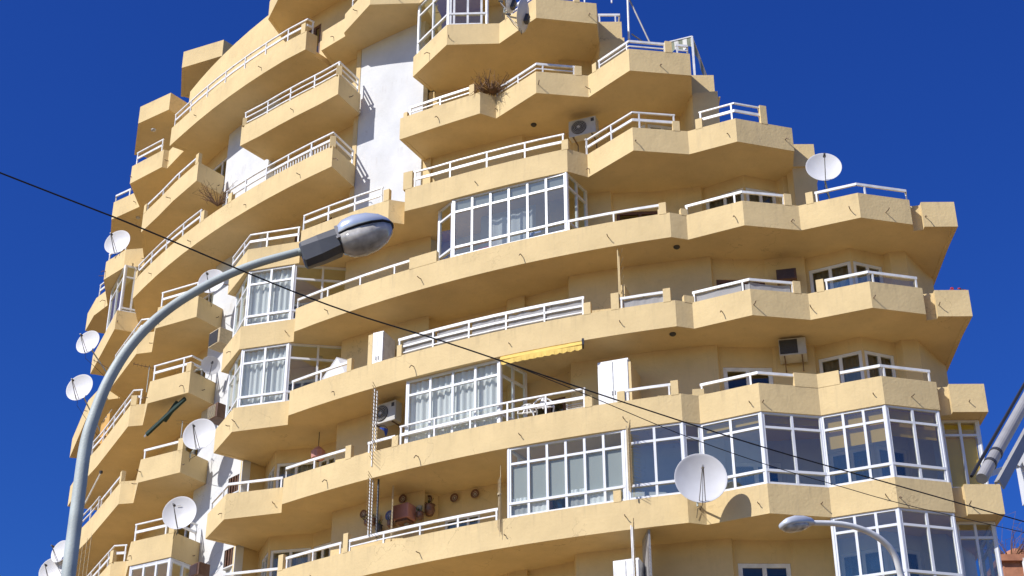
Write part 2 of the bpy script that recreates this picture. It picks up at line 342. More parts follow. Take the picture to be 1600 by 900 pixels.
# ---------------------------------------------------------------- walls of the flats behind the balconies
BW = [(-8.30, 47.42), (-7.70, 47.92), (-7.22, 46.70), (-5.90, 46.46), (-5.26, 45.98), (-5.18, 44.85), (-4.45, 44.40), (-3.85, 43.98), (-2.46, 43.34), (-2.49, 43.52), (-2.10, 43.73), (-0.17, 42.78), (-0.13, 42.40), (0.36, 42.17), (0.40, 42.30), (1.59, 41.62), (1.62, 41.10), (3.30, 40.58), (5.54, 40.06), (5.60, 40.20), (7.06, 40.24), (7.13, 40.20), (8.16, 40.09), (8.22, 40.22), (9.38, 39.64), (10.36, 40.03), (10.50, 39.84), (10.95, 39.84), (11.06, 40.0), (11.72, 40.93), (12.02, 41.3), (12.02, 43.0)]
def bw(L):
    """inner wall line of the storey standing on slab L"""
    if L <= 9: return BW
    k = L-9
    right = [rot(p, -5.12*k) for p in BW[16:28]]
    if L == 10:
        return BW[:12] + [rot(p, -5.12) for p in BW[16:]][:12] + [(7.93, 40.1), (8.08, 39.80), (8.69, 39.72), (8.9, 42.4)]
    if L == 11: return [p for p in BW[8:9]] + [rot(p, -2*5.12) for p in BW[16:27]] + [(5.30, 40.1), (5.36, 39.98), (6.1, 39.9), (6.35, 42.4)]
    if L == 12: return [(-2.66, 43.6)] + [rot(p, -3*5.12) for p in BW[20:27]] + [(2.74, 41.0), (3.5, 40.85), (3.75, 43)]
    return [(-2.6, 43.6), (-1.9, 43.0), (-0.6, 42.6), (0.0, 42.5), (0.1, 44)]
def wall(path, z0, z1, openings, mat, name, th=0.16):
    """wall along a plan path with rectangular openings (s0, s1, za, zb)"""
    cuts = sorted(openings); tot = length(path); mb = MB(); s = 0
    def piece(a, b, za, zb):
        if b-a < 0.01 or zb-za < 0.01: return
        p = clip(path, a, b); band(mb, p, offset(p, th), za, zb)
    for (a, b2, za, zb) in cuts:
        piece(s, a, z0, z1); piece(a, b2, z0, za); piece(a, b2, zb, z1); s = b2
    piece(s, tot, z0, z1)
    return mb.build(name, mat, tower)
def wavy(mb, a, b, z0, z1, amp=0.035, freq=5.5):
    a, b = Vector(a[:2]), Vector(b[:2]); l = (b-a).length; n = max(6, int(l*freq*6)); e = (b-a)/l; nn = Vector((-e.y, e.x)); ph = random.random()*6
    pts = []
    for i in range(n+1):
        t = l*i/n; pts.append(a + e*t + nn*(amp*math.sin(2*PI*freq*t+ph) + amp*0.6*math.sin(2*PI*freq*0.43*t+1.3*ph)))
    mb.add([(p.x, p.y, z0) for p in pts] + [(p.x, p.y, z1) for p in pts], [(i, i+1, n+2+i, n+1+i) for i in range(n)])
def window(a, b, za, zb, parent, ncol=2, fw=0.07, fmat='alu', curtain=None, pmat='glass', rows=(), depth=0.07, curtain_part=1.0):
    """framed window between plan points a and b: frame mesh, panes and curtain are its pieces"""
    a, b = Vector(a), Vector(b); e = (b-a).normalized(); nn = Vector((-e.y, e.x)); l = (b-a).length
    E3 = Vector((e.x, e.y, 0)); N3 = Vector((nn.x, nn.y, 0)); U = Vector((0, 0, 1))
    def P3(s, z, d=0): q = a + e*s + nn*d; return Vector((q.x, q.y, z))
    m = MB(); zs = [za] + list(rows) + [zb]
    xs = [fw/2 + (l-fw)*i/ncol for i in range(ncol+1)] if isinstance(ncol, int) else [fw/2 + (l-fw)*t for t in ncol]
    for x in xs: m.obox(P3(x, (za+zb)/2), E3, N3, U, fw/2, depth/2, (zb-za)/2)
    for j, zz in enumerate(zs):
        zc = zz + (fw/2 if j == 0 else -fw/2 if j == len(zs)-1 else 0)
        for x0, x1 in zip(xs, xs[1:]): m.obox(P3((x0+x1)/2, zc), E3, N3, U, (x1-x0-fw)/2, depth/2*0.92, fw/2)
    fr = m.build('window_frame', fmat, parent)
    for x0, x1 in zip(xs, xs[1:]):
        for z0, z1 in zip(zs, zs[1:]):
            g = MB(); g.add([P3(x0, z0+0.01), P3(x1, z0+0.01), P3(x1, z1-0.01), P3(x0, z1-0.01)], [(0, 1, 2, 3)]); g.build('pane', pmat, fr)
    if curtain == 'film':
        nx = len(xs)-1; dz = zs[1]-0.02
        for j, (x0, x1) in enumerate(zip(xs, xs[1:])):
            c = MB(); c.add([P3(x0+.04, zs[1]+.06, .05), P3(x1-.04, zs[1]+.06, .05), P3(x1-.04, zs[2]-.05, .05), P3(x0+.04, zs[2]-.05, .05)], [(0, 1, 2, 3)]); c.build('frosted_film', 'screen', fr)
            c = MB(); wavy(c, P3(x0+.05, 0, .1 if j % 3 else .04), P3(x1-.05, 0, .1 if j % 3 else .04), zs[1]+.06, zs[1]+.16+.12*(j % 3), .012, 9); c.build('cafe_curtain', 'curtain', fr)
            if j not in (2,): c = MB(); wavy(c, P3(x0+.03, 0, .05), P3(x1-.03, 0, .05), za+.04, zs[1]-.04, .008, 7); c.build('cafe_curtain', 'curtain' if j in (1, 4, 5) else 'curtain_grey', fr)
    elif curtain:
        c = MB(); q0 = a + nn*0.14 + e*0.05; q1 = a + nn*0.14 + e*(0.05+(l-0.1)*curtain_part); wavy(c, q0, q1, za+0.03, zb-0.05); c.build('curtain', curtain, fr)
    return fr
def storey(L, path, openings, name='facade_wall', mat='cream', z1=None):
    """openings: (plan point a, plan point b, dz bottom, dz top, dict of window options)"""
    ops = []
    for a, b, za, zb, opt in openings:
        sa, sb = near_s(path, a), near_s(path, b)
        if sb < sa: sa, sb = sb, sa
        ops.append((sa, sb, Z[L]+za, Z[L]+zb)); o = dict(opt)
        pa, pb = at_s(path, sa+0.005), at_s(path, sb-0.005)
        e = (Vector(pb)-Vector(pa)).normalized(); nn = Vector((-e.y, e.x))*0.05
        window(Vector(pa)+nn, Vector(pb)+nn, Z[L]+za+0.005, Z[L]+zb-0.005, tower, **o)
    return wall(path, Z[L]+0.2, (Z[L]+HS+0.06) if z1 is None else z1, ops, mat, name)
def lerp(p, q, t): return (p[0]+(q[0]-p[0])*t, p[1]+(q[1]-p[1])*t)
W2 = dict(ncol=2, fw=0.09, pmat='glass_dark', curtain='curtain_grey')
W3 = dict(ncol=3, fw=0.08, pmat='glass_dark')
WD = dict(ncol=2, fw=0.09, pmat='glass_dark', fmat='brown')
def std_openings(L, d=0.0):
    B = [rot(p, d) for p in BW] if d else BW
    o = [(lerp(B[23], B[24], 0.04), lerp(B[23], B[24], 0.97), 0.28, 2.42, W2), (lerp(B[24], B[25], 0.03), lerp(B[24], B[25], 0.93), 0.28, 2.42, W2)]
    if L not in (9, 10): o.append((lerp(B[19], B[20], 0.06), lerp(B[19], B[20], 0.97), 0.28, 2.2, dict(ncol=2, fw=0.11, pmat='glass_dark', fmat='white')))
    else: o.append((lerp(B[19], B[20], 0.06), lerp(B[19], B[20], 0.99), 0.28, 2.15, WD))
    return o
LEFTO = [(lerp(BW[1], BW[2], 0.35), lerp(BW[1], BW[2], 0.97), 0.28, 2.38, W2), (lerp(BW[2], BW[3], 0.05), lerp(BW[2], BW[3], 0.97), 0.28, 2.38, dict(ncol=2, fw=0.08, pmat='glass', curtain='curtain_grey')), (lerp(BW[3], BW[4], 0.04), lerp(BW[3], BW[4], 0.95), 0.28, 2.38, W2)]
MID = [(lerp(BW[10], BW[11], 0.1), lerp(BW[10], BW[11], 0.62), 0.28, 2.05, dict(ncol=3, fw=0.07, pmat='glass_dark', curtain='curtain_grey')), (lerp(BW[14], BW[15], 0.15), lerp(BW[14], BW[15], 0.9), 0.28, 2.1, WD)]
for L in (8, 9): storey(L, BW, std_openings(L) + LEFTO + MID)
# glazed-in stretches have white inner walls
storey(7, BW[:17], LEFTO + MID); storey(7, BW[16:], std_openings(7), mat='white_wall')
storey(6, BW[:23], LEFTO + MID + std_openings(6)[2:]); storey(6, BW[22:], std_openings(6)[:2], mat='white_wall')
storey(10, bw(10)[:10], LEFTO); storey(10, bw(10)[9:14], [], mat='white_wall'); storey(10, bw(10)[13:], std_openings(10, -5.12)[:3])
storey(11, bw(11), std_openings(11, -10.24)[:2])
B12 = bw(12)
storey(12, B12, [(lerp(B12[5], B12[6], .1), lerp(B12[5], B12[6], .97), 0.28, 2.3, dict(ncol=2, fw=0.07, pmat='glass_dark', curtain='curtain_grey'))])
storey(13, bw(13), [])
for L in range(2, 6): wall(BW, Z[L]+0.2, Z[L]+HS+0.06, [], 'cream', 'facade_wall')
wall(BW, -0.2, Z[2]+0.06, [], 'cream', 'facade_wall')
# gable pieces at the stepped east end: a high side wall with its own little parapet and corbel
for L, x0, x1, y, ys in ((13, 2.72, 3.45, 41.05, 44.0), (12, 5.33, 6.05, 40.15, 43.4), (11, 8.04, 8.72, 39.78, 43.0)):
    m = MB(); m.box((x0, y, Z[L-1]+0.2), (x1-0.1, ys, Z[L]+0.02)); m.build('end_wall', 'cream', tower)
    m = MB(); m.box((x0-0.02, y-0.06, Z[L]+0.02), (x1, ys-0.1, Z[L]+PH+0.0)); m.build('end_parapet', 'cream', tower)
    m = MB(); m.add([(x1-0.1, y-0.03, Z[L]-0.25), (x1-0.1, y+0.9, Z[L]-0.25), (x1-0.1, y-0.03, Z[L]+0.018), (x1-0.1, y+0.9, Z[L]+0.018), (x1+0.16, y-0.03, Z[L]+0.018), (x1+0.16, y+0.9, Z[L]+0.018)], [(0, 1, 3, 2), (2, 3, 5, 4), (0, 2, 4), (1, 5, 3), (0, 4, 5, 1)]); m.build('corbel', 'cream', tower)
# white rendered strips between the two wings
for a0, a1, z0, z1 in ((-49.6, -44.15, -0.2, Z[14]+0.02), (-36.95, -31.75, Z[11]+0.2, Z[14]+0.02)):
    p = arc(31.45, a0, 31.45, a1, 6)
    if a0 < -40: p = p[:-1] + [WEST]
    m = MB(); band(m, p, offset(p, 0.25), z0, z1); m.build('white_wall', 'white_wall', tower)
# recess between them (upper storeys) and the west wing's inner wall
wr = dict(ncol=2, fw=0.08, pmat='glass_dark', fmat='alu')
for L in range(11, 14):
    p = [pol(31.4, -44.2), pol(31.2, -43.0)] + arc(31.2, -42.5, 31.2, -37.0, 4) + [pol(31.5, -36.9)]
    storey(L, p, [(pol(31.2, -42.0), pol(31.2, -38.8), 0.28, 2.3, WD)])
for L in range(2, 14):
    p = arc(31.15, -62, 31.15, -49.5, 6)
    storey(L, p, [(pol(31.15, -52.6), pol(31.15, -50.0), 0.28, 2.3, wr)] if L > 5 else [])
wall([(-2.66, 43.6), (-3.0, 43.4), pol(31.2, -36.0), pol(31.2, -43), pol(31.3, -50.5), pol(31.3, -54)], Z[14]+0.2, Z[14]+0.3, [], 'cream', 'facade_wall') if False else None
p = arc(31.4, -57.0, 31.4, -33.0, 14)
storey(14, p, [((-7.17,46.64), (-6.66,46.2), 0.28, 2.3, WD)], z1=41.87)
# rooms: one dark inner wall per storey
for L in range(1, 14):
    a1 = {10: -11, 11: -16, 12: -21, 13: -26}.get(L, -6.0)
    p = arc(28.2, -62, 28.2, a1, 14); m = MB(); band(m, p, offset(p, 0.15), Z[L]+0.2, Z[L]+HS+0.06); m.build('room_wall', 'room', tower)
# ---------------------------------------------------------------- railings
def inset(L, wing, d=0.06): return offset(OUT[(L, wing)], d)
def railing(L, wing, A, B, kind='low', gap=1.15, z0=None, extra=None):
    ip = inset(L, wing); a, b = sorted((near_s(ip, A), near_s(ip, B))); path = clip(ip, a, b)
    if extra: path = [extra] + path if extra[0] < path[0][0] else path + [extra]
    return rails(path, Z[L], kind, gap)
def rails(path, z, kind='low', gap=1.15, base=PH):
    bars = {'low': [(1.12, 0.05, 0.075)], 'low2': [(1.12, 0.05, 0.075), (0.95, 0.03, 0.035)], 'high': [(1.37, 0.05, 0.045), (1.11, 0.04, 0.085)], 'thin': [(1.37, 0.045, 0.04), (1.13, 0.035, 0.04)],
            'three': [(1.37, 0.05, 0.045), (1.15, 0.04, 0.04), (0.93, 0.04, 0.04)], 'mid': [(1.35, 0.05, 0.085), (1.10, 0.04, 0.06), (0.9, 0.03, 0.03)]}[kind]
    m = MB(); zz, ww, hh = bars[0]
    P = [Vector((p[0], p[1], z+zz)) for p in path]
    for p, q in zip(P, P[1:]): e = (q-p).normalized()*0.012; m.bar(p-e, q+e, ww, hh)
    top = m.build('railing', 'white', tower)
    for (zz2, w2, h2) in bars[1:]:
        m = MB(); Q = [Vector((p[0], p[1], z+zz2)) for p in path]
        for p, q in zip(Q, Q[1:]): m.bar(p, q, w2, h2)
        m.build('middle_rail', 'white', top)
    tot = length(path); n = max(1, round(tot/gap)); acc = [0]
    for p, q in zip(path, path[1:]): acc.append(acc[-1] + (Vector(q)-Vector(p)).length)
    ss = set(round(tot*i/n, 3) for i in range(n+1))
    for i, r in enumerate(corners(path)):
        pass
    for sv in sorted(ss):
        sv = min(max(sv, 0.03), tot-0.03); x, y = at_s(path, sv); a2 = Vector(at_s(path, min(tot, sv+0.05))) - Vector(at_s(path, max(0, sv-0.05)))
        e = Vector((a2.x, a2.y, 0)).normalized(); nn = Vector((-e.y, e.x, 0)); zt = z+zz-hh/2
        m = MB(); m.obox((x, y, (z+base-0.03+zt)/2), e, nn, Vector((0, 0, 1)), 0.022, 0.02, (zt-z-base+0.03)/2); m.build('post', 'white', top)
    return top
def stub(L, wing, A, hgt=1.16, wd=0.19, d=TH/2):
    ip = inset(L, wing, d); sv = near_s(ip, A); x, y = at_s(ip, sv); t = Vector(at_s(ip, sv+0.04)) - Vector(at_s(ip, max(0, sv-0.04)))
    e = Vector((t.x, t.y, 0)).normalized(); nn = Vector((-e.y, e.x, 0)); z = Z[L]
    m = MB(); m.obox((x, y, z+(PH-0.02+hgt)/2), e, nn, Vector((0, 0, 1)), wd/2, TH/2+0.008, (hgt-PH+0.02)/2); m.build('parapet_post', 'cream', tower)
def rail_screen(L, wing, A, B, zb, zt, mat='curtain_grey', step=1.2):
    ip = offset(OUT[(L, wing)], .1); a, b = sorted((near_s(ip, A), near_s(ip, B))); n = max(1, round((b-a)/step))
    for i in range(n):
        q = clip(ip, a+(b-a)*i/n+.03, a+(b-a)*(i+1)/n-.03); m = MB()
        for p0, p1 in zip(q, q[1:]):
            N = 6; sag = .035; vs = []
            for k in range(N+1): f = k/N; x, y = lerp(p0, p1, f); vs += [(x, y, Z[L]+zb), (x, y+.01*math.sin(9*f+i), Z[L]+zt-sag*math.sin(PI*f)*(1+(i % 2)))]
            m.add(vs, [(2*k, 2*k+2, 2*k+3, 2*k+1) for k in range(N)])
        m.build('windbreak_mesh', mat, tower)
E_ = 'east'
for L, A, B, k in (
    (13, (0.16,40.83), (1.89,40.47), 'low2'),
    (12, (-3.1,42.2), (-1.2,41.07), 'low2'), (12, (-0.44,41.27), (1.88,40.31), 'low2'),
    (12, (2.65,39.85), (4.52,39.14), 'low2'), (12, (4.81,39.41), (5.28,39.35), 'low2'),
    (11, (-2.97,41.82), (1.51,39.95), 'high'), (11, (2.19,40.21), (4.7,39.0), 'high'), (11, (5.37,38.92), (7.2,38.62), 'high'),
    (11, (-6.52,44.3), (-3.95,42.67), 'high'), (11, (-9.12,46.85), (-6.69,45.01), 'high'),
    (10, (1.62,40.06), (4.13,39.07), 'low'), (10, (4.88,39.27), (7.5,38.71), 'low'), (10, (8.34,38.56), (10.75,38.64), 'low'),
    (10, (-6.46,44.33), (-2.4,41.62), 'low'),
    (9, (2.95,39.51), (4.1,39.07), 'low'), (9, (4.89,39.21), (7.51,38.66), 'low'), (9, (8.33,38.53), (10.76,38.49), 'low'),
    (9, (-3.28,42.11), (1.98,39.86), 'mid'), (9, (-6.53,44.29), (-4.68,42.98), 'low'),
    (8, (2.95,39.52), (4.12,39.12), 'low'), (8, (4.93,39.2), (7.46,38.68), 'low'), (8, (8.33,38.62), (10.73,38.47), 'low'),
    (8, (-3.1,42.13), (1.98,40.0), 'high'), (8, (-4.15,42.42), (-3.31,42.1), 'low'), (8, (-6.52,44.41), (-4.62,43.0), 'low'),
    (8, (-9.07,46.7), (-6.68,44.99), 'low'),
    (7, (-4.39,43.0), (-0.39,40.79), 'low2'), (7, (-6.29,44.16), (-4.63,43.13), 'low'), (7, (-8.28,45.22), (-6.59,44.89), 'low'),
    (6, (5.0, 39.0), (7.6, 38.6), 'low2')):
    railing(L, E_, A, B, k)
W_ = 'west'
rail_screen(9, E_, (-3.19,42.03), (1.92,39.81), .78, 1.33); rail_screen(9, E_, (2.99,39.51), (4.08,39.07), .78, 1.09); rail_screen(9, E_, (4.92,39.22), (7.47,38.66), .78, 1.09)
rail_screen(9, E_, (8.36,38.54), (10.72,38.49), .78, 1.1, 'glass_mid')
for L, wg, A, B, k in (
    (14, W_, (-12.45, 50.3), (-6.72, 44.98), 'high'), (14, W_, (-14.32,52.74), (-13.13,51.87), 'high'), (14, W_, (-15.62,55.44), (-14.91,54.9), 'low'),
    (13, W_, (-13.41,51.71), (-11.13,48.62), 'low'), (13, 'mid', (-9.1, 46.4), (-5.05, 44.6), 'three'), (13, W_, (-15.55, 55.15), (-14.75, 54.35), 'low'), (13, W_, (-16.5, 57.9), (-15.95, 57.2), 'high'),
    (12, W_, (-13.5, 51.8), (-10.68,48.1), 'high'), (12, W_, (-9.55,47.13), (-5.1, 44.75), 'high'),
    (11, W_, (-11.85, 48.98), (-10.5, 48.25), 'high'), (11, W_, (-14.35, 53.45), (-12.6, 50.75), 'high'),
    (10, W_, (-11.8, 48.97), (-9.8, 49.0), 'high'), (10, W_, (-15.1, 54.8), (-12.5, 50.65), 'high'),
    (9, W_, (-11.8, 48.97), (-10.5, 48.25), 'low'), (9, W_, (-14.05, 52.95), (-12.95, 50.9), 'low'), (9, W_, (-15.6, 55.8), (-14.2, 53.2), 'thin'),
    (8, W_, (-11.8, 48.97), (-9.8, 49.0), 'high'), (8, W_, (-14.6, 53.9), (-12.4, 50.65), 'high'), (7, W_, (-14.6, 53.9), (-12.4, 50.65), 'high')):
    railing(L, wg, A, B, k)
railing(14, E_, (-5.35, 43.6), (-4.7, 42.6), 'high')
# pickets behind the lower rail of the long upper balcony
m = MB(); ip = inset(12, W_, 0.09); sa, sb = near_s(ip, (-7.82,45.28)), near_s(ip, (-5.84,43.61))
for i in range(22):
    x, y = at_s(ip, sa+(sb-sa)*i/21); m.box((x-0.02, y-0.012, Z[12]+PH-0.02), (x+0.02, y+0.012, Z[12]+1.08))
m.build('picket_screen', 'white', tower, kind='stuff')
for L, wg, A, hh, wd in (
    (13, E_, (-0.1,40.78), 1.13, .17), (13, E_, (1.99,40.24), 1.13, .17), (12, E_, (-3.33,42.44), 1.13, .16), (12, E_, (-1.11,41.17), 1.18, .17), (12, E_, (1.99,40.22), 1.13, .2), (12, E_, (2.51,39.91), 1.1, .17), (12, E_, (4.61,39.14), 1.2, .2),
    (11, E_, (1.6,40.04), 1.13, .2), (11, E_, (4.71,38.93), 1.13, .2), (11, E_, (5.31,38.87), 1.13, .2), (11, E_, (7.24,38.43), 1.42, .2), (11, E_, (-3.12, 41.9), 1.4, .3), (11, E_, (-3.95, 42.3), 1.2, .2),
    (10, E_, (4.23,39.24), 1.16, .2), (10, E_, (4.75,39.24), 1.0, .2), (10, E_, (7.58,38.72), 1.16, .2), (10, E_, (8.22,38.66), 1.16, .2),
    (9, E_, (2.81,39.54), 1.3, .22), (9, E_, (4.16,39.07), 1.2, .2), (9, E_, (4.73,39.25), 1.0, .3), (9, E_, (7.6,38.66), 1.16, .2), (9, E_, (8.22,38.6), 1.16, .2), (9, E_, (-3.34,41.88), 1.15, .16), (9, E_, (2.04,39.71), 1.15, .2), (9, E_, (-4.59,43.19), 1.2, .16),
    (8, E_, (2.83,39.43), 1.1, .2), (8, E_, (4.22,39.07), 1.2, .2), (8, E_, (4.79,39.41), 1.0, .3), (8, E_, (2.02,39.79), 1.1, .2), (8, E_, (-3.25,42.09), 1.1, .2), (8, E_, (-4.56,43.0), 1.2, .2),
    (8, E_, (7.68,38.46), 1.18, .75), (8, E_, (8.08,38.46), 1.18, .62),
    (7, E_, (-4.54,42.93), 1.35, .16), (7, E_, (-6.4,44.28), 1.25, .18), (7, E_, (2.69,39.63), 1.1, .2),
    (10, E_, (-2.2,42.48), 1.17, .92),
    (14, W_, (-7.1,44.86), 1.2, .2), (13, 'mid', (-5.7,43.57), 1.18, .18), (13, 'mid', (-9.1, 46.4), 1.1, .2), (12, W_, (-5.79,43.58), 1.2, .18), (12, W_, (-10.56,47.94), 1.2, .2), (12, W_, (-9.54,46.69), 1.15, .2), (12, W_, (-13.5, 51.75), 1.1, .2), (13, W_, (-13.45, 51.75), 1.15, .2), (13, W_, (-11.05, 48.6), 1.2, .2),
    (10, W_, (-12.75, 50.7), 1.15, .2), (10, W_, (-10.5, 48.25), 1.1, .2), (9, W_, (-10.5, 48.25), 1.2, .2), (9, W_, (-12.9, 50.8), 1.2, .2), (8, W_, (-10.5, 48.25), 1.15, .2), (8, W_, (-12.85, 50.75), 1.2, .2)):
    stub(L, wg, A, hh, wd)
# ---------------------------------------------------------------- drain spouts
def spout(x, y, z, n, ln=0.2, droop=0.25):
    m = MB(); n = Vector((n[0], n[1], 0)).normalized(); p = Vector((x, y, z)); m.tube([p-n*0.02, p+n*ln*0.6+Vector((0, 0, -0.02)), p+n*ln+Vector((0, 0, -droop*ln))], 0.013, 6)
    m.build('drain_spout', 'iron', tower)
for (L, wg), path in OUT.items():
    if L < 6 or L > 14: continue
    for i, run in enumerate(corners(path)):
        l = length(run)
        if l < 0.85 or i in (0,) or (wg == 'east' and i == len(corners(path))-1): continue
        k = max(1, int(l/2.7))
        for j in range(k):
            s_ = l*(j+0.5)/k + random.uniform(-0.3, 0.3) if l > 2.6 else random.choice((0.06, l-0.25, l*0.5))
            x, y = at_s(run, s_); e = Vector(at_s(run, min(l, s_+0.05))) - Vector(at_s(run, max(0, s_-0.05))); spout(x, y, Z[L]+0.3+random.uniform(-.04, .06), (e.y, -e.x), random.uniform(.09, .24), random.choice((0.0, .1, .6)))
# ---------------------------------------------------------------- glazed-in balconies
def enclosure(L, pts, cols, rows=(1.13, 2.36), curtains=None, z0=PH, z1=HS, fw=0.065, fmat='alu', pmat='glass', wing='east', blind=None):
    for i, (a, b) in enumerate(zip(pts, pts[1:])):
        c = curtains[i] if curtains else None
        a_, b_ = Vector(a), Vector(b); e = (b_-a_).normalized()*0.004
        fr = window(a_+e, b_-e, Z[L]+z0+0.004, Z[L]+z1+0.006, tower, ncol=cols[i], fw=fw, fmat=fmat, pmat=pmat, rows=[Z[L]+r for r in rows], curtain=c)
        if blind and blind[i]:
            d = (b_-a_).normalized(); nn = Vector((-d.y, d.x))*0.09; m = MB(); q0, q1 = a_+nn+d*0.08, b_+nn-d*0.08; zt = Z[L]+z1-0.08; zb = Z[L]+z1-blind[i]*(z1-z0)
            m.add([(q0.x, q0.y, zb), (q1.x, q1.y, zb), (q1.x, q1.y, zt), (q0.x, q0.y, zt)], [(0, 1, 2, 3)]); m.build('roller_blind', 'blind', fr)
    for p in pts: m = MB(); m.tube([(p[0], p[1], Z[L]+z0), (p[0], p[1], Z[L]+z1)], 0.05, 8); m.build('corner_post', fmat, tower)
    m = MB()
    for a, b in zip(pts, pts[1:]): m.bar((*a, Z[L]+rows[0]), (*b, Z[L]+rows[0]), 0.10, 0.07)
    m.build('sill_rail', fmat, tower)
def on(L, wing, q, d=0.07): ip = inset(L, wing, d); return at_s(ip, near_s(ip, q))
def back(p, dr, dt=0): return pol(rad(p)-dr, ang(p)+dt)
e_in = {k: offset(OUT[(k, 'east')], 0.07) for k in (6, 7, 9, 10)}
def ein(L, p): return min(e_in[L], key=lambda q: (q[0]-p[0])**2+(q[1]-p[1])**2)
# level 10: long enclosure in the middle, with a see-through side
A, B = on(10, E_, (-1.78,41.24)), on(10, E_, (1.53,39.86))
enclosure(10, [back(A, .3, -1.15), A, B, back(B, 1.1, .35)], [1, 6, 2], pmat='glass_mid')
m = MB(); dd = [back(p, .05) for p in (A, B)]; m.add([(*dd[0], Z[10]+2.42), (*dd[1], Z[10]+2.42), (*dd[1], Z[10]+2.74), (*dd[0], Z[10]+2.74)], [(0, 1, 2, 3)]); m.build('frosted_film', 'screen', tower)
# bays above the white wall, levels 10 and 9
for L, cm in ((10, 'curtain'), (9, 'curtain')):
    P4, P3, P2 = ein(L, s4), ein(L, s3), ein(L, s2)
    P1 = lerp(P2, P3, 0.12)
    enclosure(L, [back(P4, .12, .35), back(P3, .04, 0.1), P1, back(P1, 1.3, 2.2)], [2, 2, 2], curtains=[cm, cm, None], rows=(1.14, 2.3))
# level 8: white curtained enclosure
A, B = on(8, E_, (-3.06,41.92), .16), on(8, E_, (-0.41,40.67), .16)
enclosure(8, [A, B, back(B, 1.05, .5)], [4, 2], rows=(1.12, 2.33), curtains=['curtain', None])
# level 7: frosted enclosure, then the run of glazed facets
A, B = on(7, E_, (-0.19,40.41)), on(7, E_, (2.65,38.77))
enclosure(7, [back(A, 1.0, .2), A, B], [2, 6], rows=(1.2, 2.33), curtains=[None, 'film'])
A = on(7, E_, (2.89,39.33)); B = on(7, E_, (4.24,38.51))
q = [ein(7, e) for e in (e6, e5, e4, e3, e2, e1)]
enclosure(7, [A, q[0], q[1], q[2], q[3], q[4], q[5]], [2, 1, 2, 2, 3, 2], rows=(1.18, 2.38), pmat='glass_mid', blind=[0, 0, .12, .12, .46, .4])
enclosure(7, [(11.0, 39.05), (11.95, 39.05), (12.0, 40.6)], [2, 2], rows=(0.9, 2.38), blind=[.97, 0], z0=0.4)
q6 = [ein(6, e) for e in (e3, e2, e1)]
enclosure(6, [back(q6[0], 1.4), q6[0], q6[1], q6[2]], [2, 3, 2], rows=(1.18, 2.38), pmat='glass_mid')
enclosure(6, [(11.0, 39.05), (11.95, 39.05), (12.0, 40.6)], [2, 2], rows=(1.1, 2.38), z0=0.5, pmat='glass_mid')
# level 13 corner bay and the west wing bays
ip = inset(13, E_, .07)
enclosure(13, [at_s(ip, near_s(ip, (-3.05, 42.55))), at_s(ip, near_s(ip, (-1.95, 41.13))), at_s(ip, near_s(ip, (-0.75, 41.12)))], [2, [0.02, .12, .5, .88]], rows=(1.25, 2.36), fmat='white', pmat='glass_mid')
enclosure(12, [(-15.42, 55.95), (-14.55, 54.15), (-13.85, 54.45)], [2, 2], rows=(0.95, 2.3))
ip = inset(7, W_, .07)
enclosure(7, [at_s(ip, near_s(ip, (-11.8, 49.0))), at_s(ip, near_s(ip, (-10.41, 48.25))), at_s(ip, near_s(ip, (-9.8, 49.05)))], [3, 2], rows=(0.86, 2.7))
# ---------------------------------------------------------------- partitions and bar screens between the flats
def partition(L, q, r0, r1, hgt, mat='cream', th=0.14, z0=0.2):
    t = ang(q); a, b = Vector(pol(r0, t)), Vector(pol(r1, t)); m = MB(); m.bar((a.x, a.y, Z[L]+z0+hgt/2), (b.x, b.y, Z[L]+z0+hgt/2), th, hgt); m.build('partition_wall', mat, tower)
partition(8, (2.87,39.06), 32.2, 31.0, 1.9); partition(9, (-4.22,42.77), 32.5, 31.2, 1.75, th=.16); partition(10, (4.23,39.7), 32.1, 30.8, 1.0)
partition(9, (2.72,38.86), 32.2, 31.2, 1.5); partition(8, (-4.23,42.47), 32.3, 31.2, 1.6)
def bars(L, q, z0, z1, wd=0.5, mat='white', n=22, out=0.32, r=32.75):
    t = ang(q); c = Vector(pol(r, t)); d = (Vector(pol(r+1, t))-c); D = Vector((d.x, d.y, 0)); T = Vector((-d.y, d.x, 0))
    m = MB(); C3 = Vector((c.x, c.y, 0))
    for k in (-0.12, 0.0): m.obox(C3 + D*k + Vector((0, 0, Z[L]+(z0+z1)/2)), T, D, Vector((0, 0, 1)), 0.013, 0.016, (z1-z0)/2)
    o = m.build('bar_screen', mat, tower)
    m = MB()
    for i in range(n):
        z = Z[L]+z0+(z1-z0)*(i+.5)/n; m.tube([C3 - D*0.2 + Vector((0, 0, z)), C3 + D*out + T*0.16 + Vector((0, 0, z+0.1))], 0.009, 4)
    m.build('screen_spike', 'cane', o, kind='stuff')
bars(8, (-4.16,42.06), .35, 2.75); bars(7, (-4.37,41.77), 1.1, 2.8, n=18); bars(7, (2.73,38.58), .95, 2.75, n=22, out=.2, mat='cane'); bars(6, (2.79,38.72), .8, 2.8, n=20)
bars(9, (2.74,39.02), 1.0, 2.75, n=6, out=0.05, r=32.4, mat='cream')
m = MB(); c = Vector(pol(32.6, ang((-4.32,41.77)))); m.tube([(c.x+.1, c.y, Z[7]+1.1), (c.x+.1, c.y, Z[7]+2.8)], 0.03, 8); m.build('screen_upright', 'dark', tower)
m = MB(); c = Vector(pol(31.95, ang((-4.15,41.77)))); m.bar((c.x-.03, c.y+.3, Z[7]+1.9), (c.x+.03, c.y-.3, Z[7]+1.9), .03, 1.6); m.build('cane_blind', 'cane', tower)
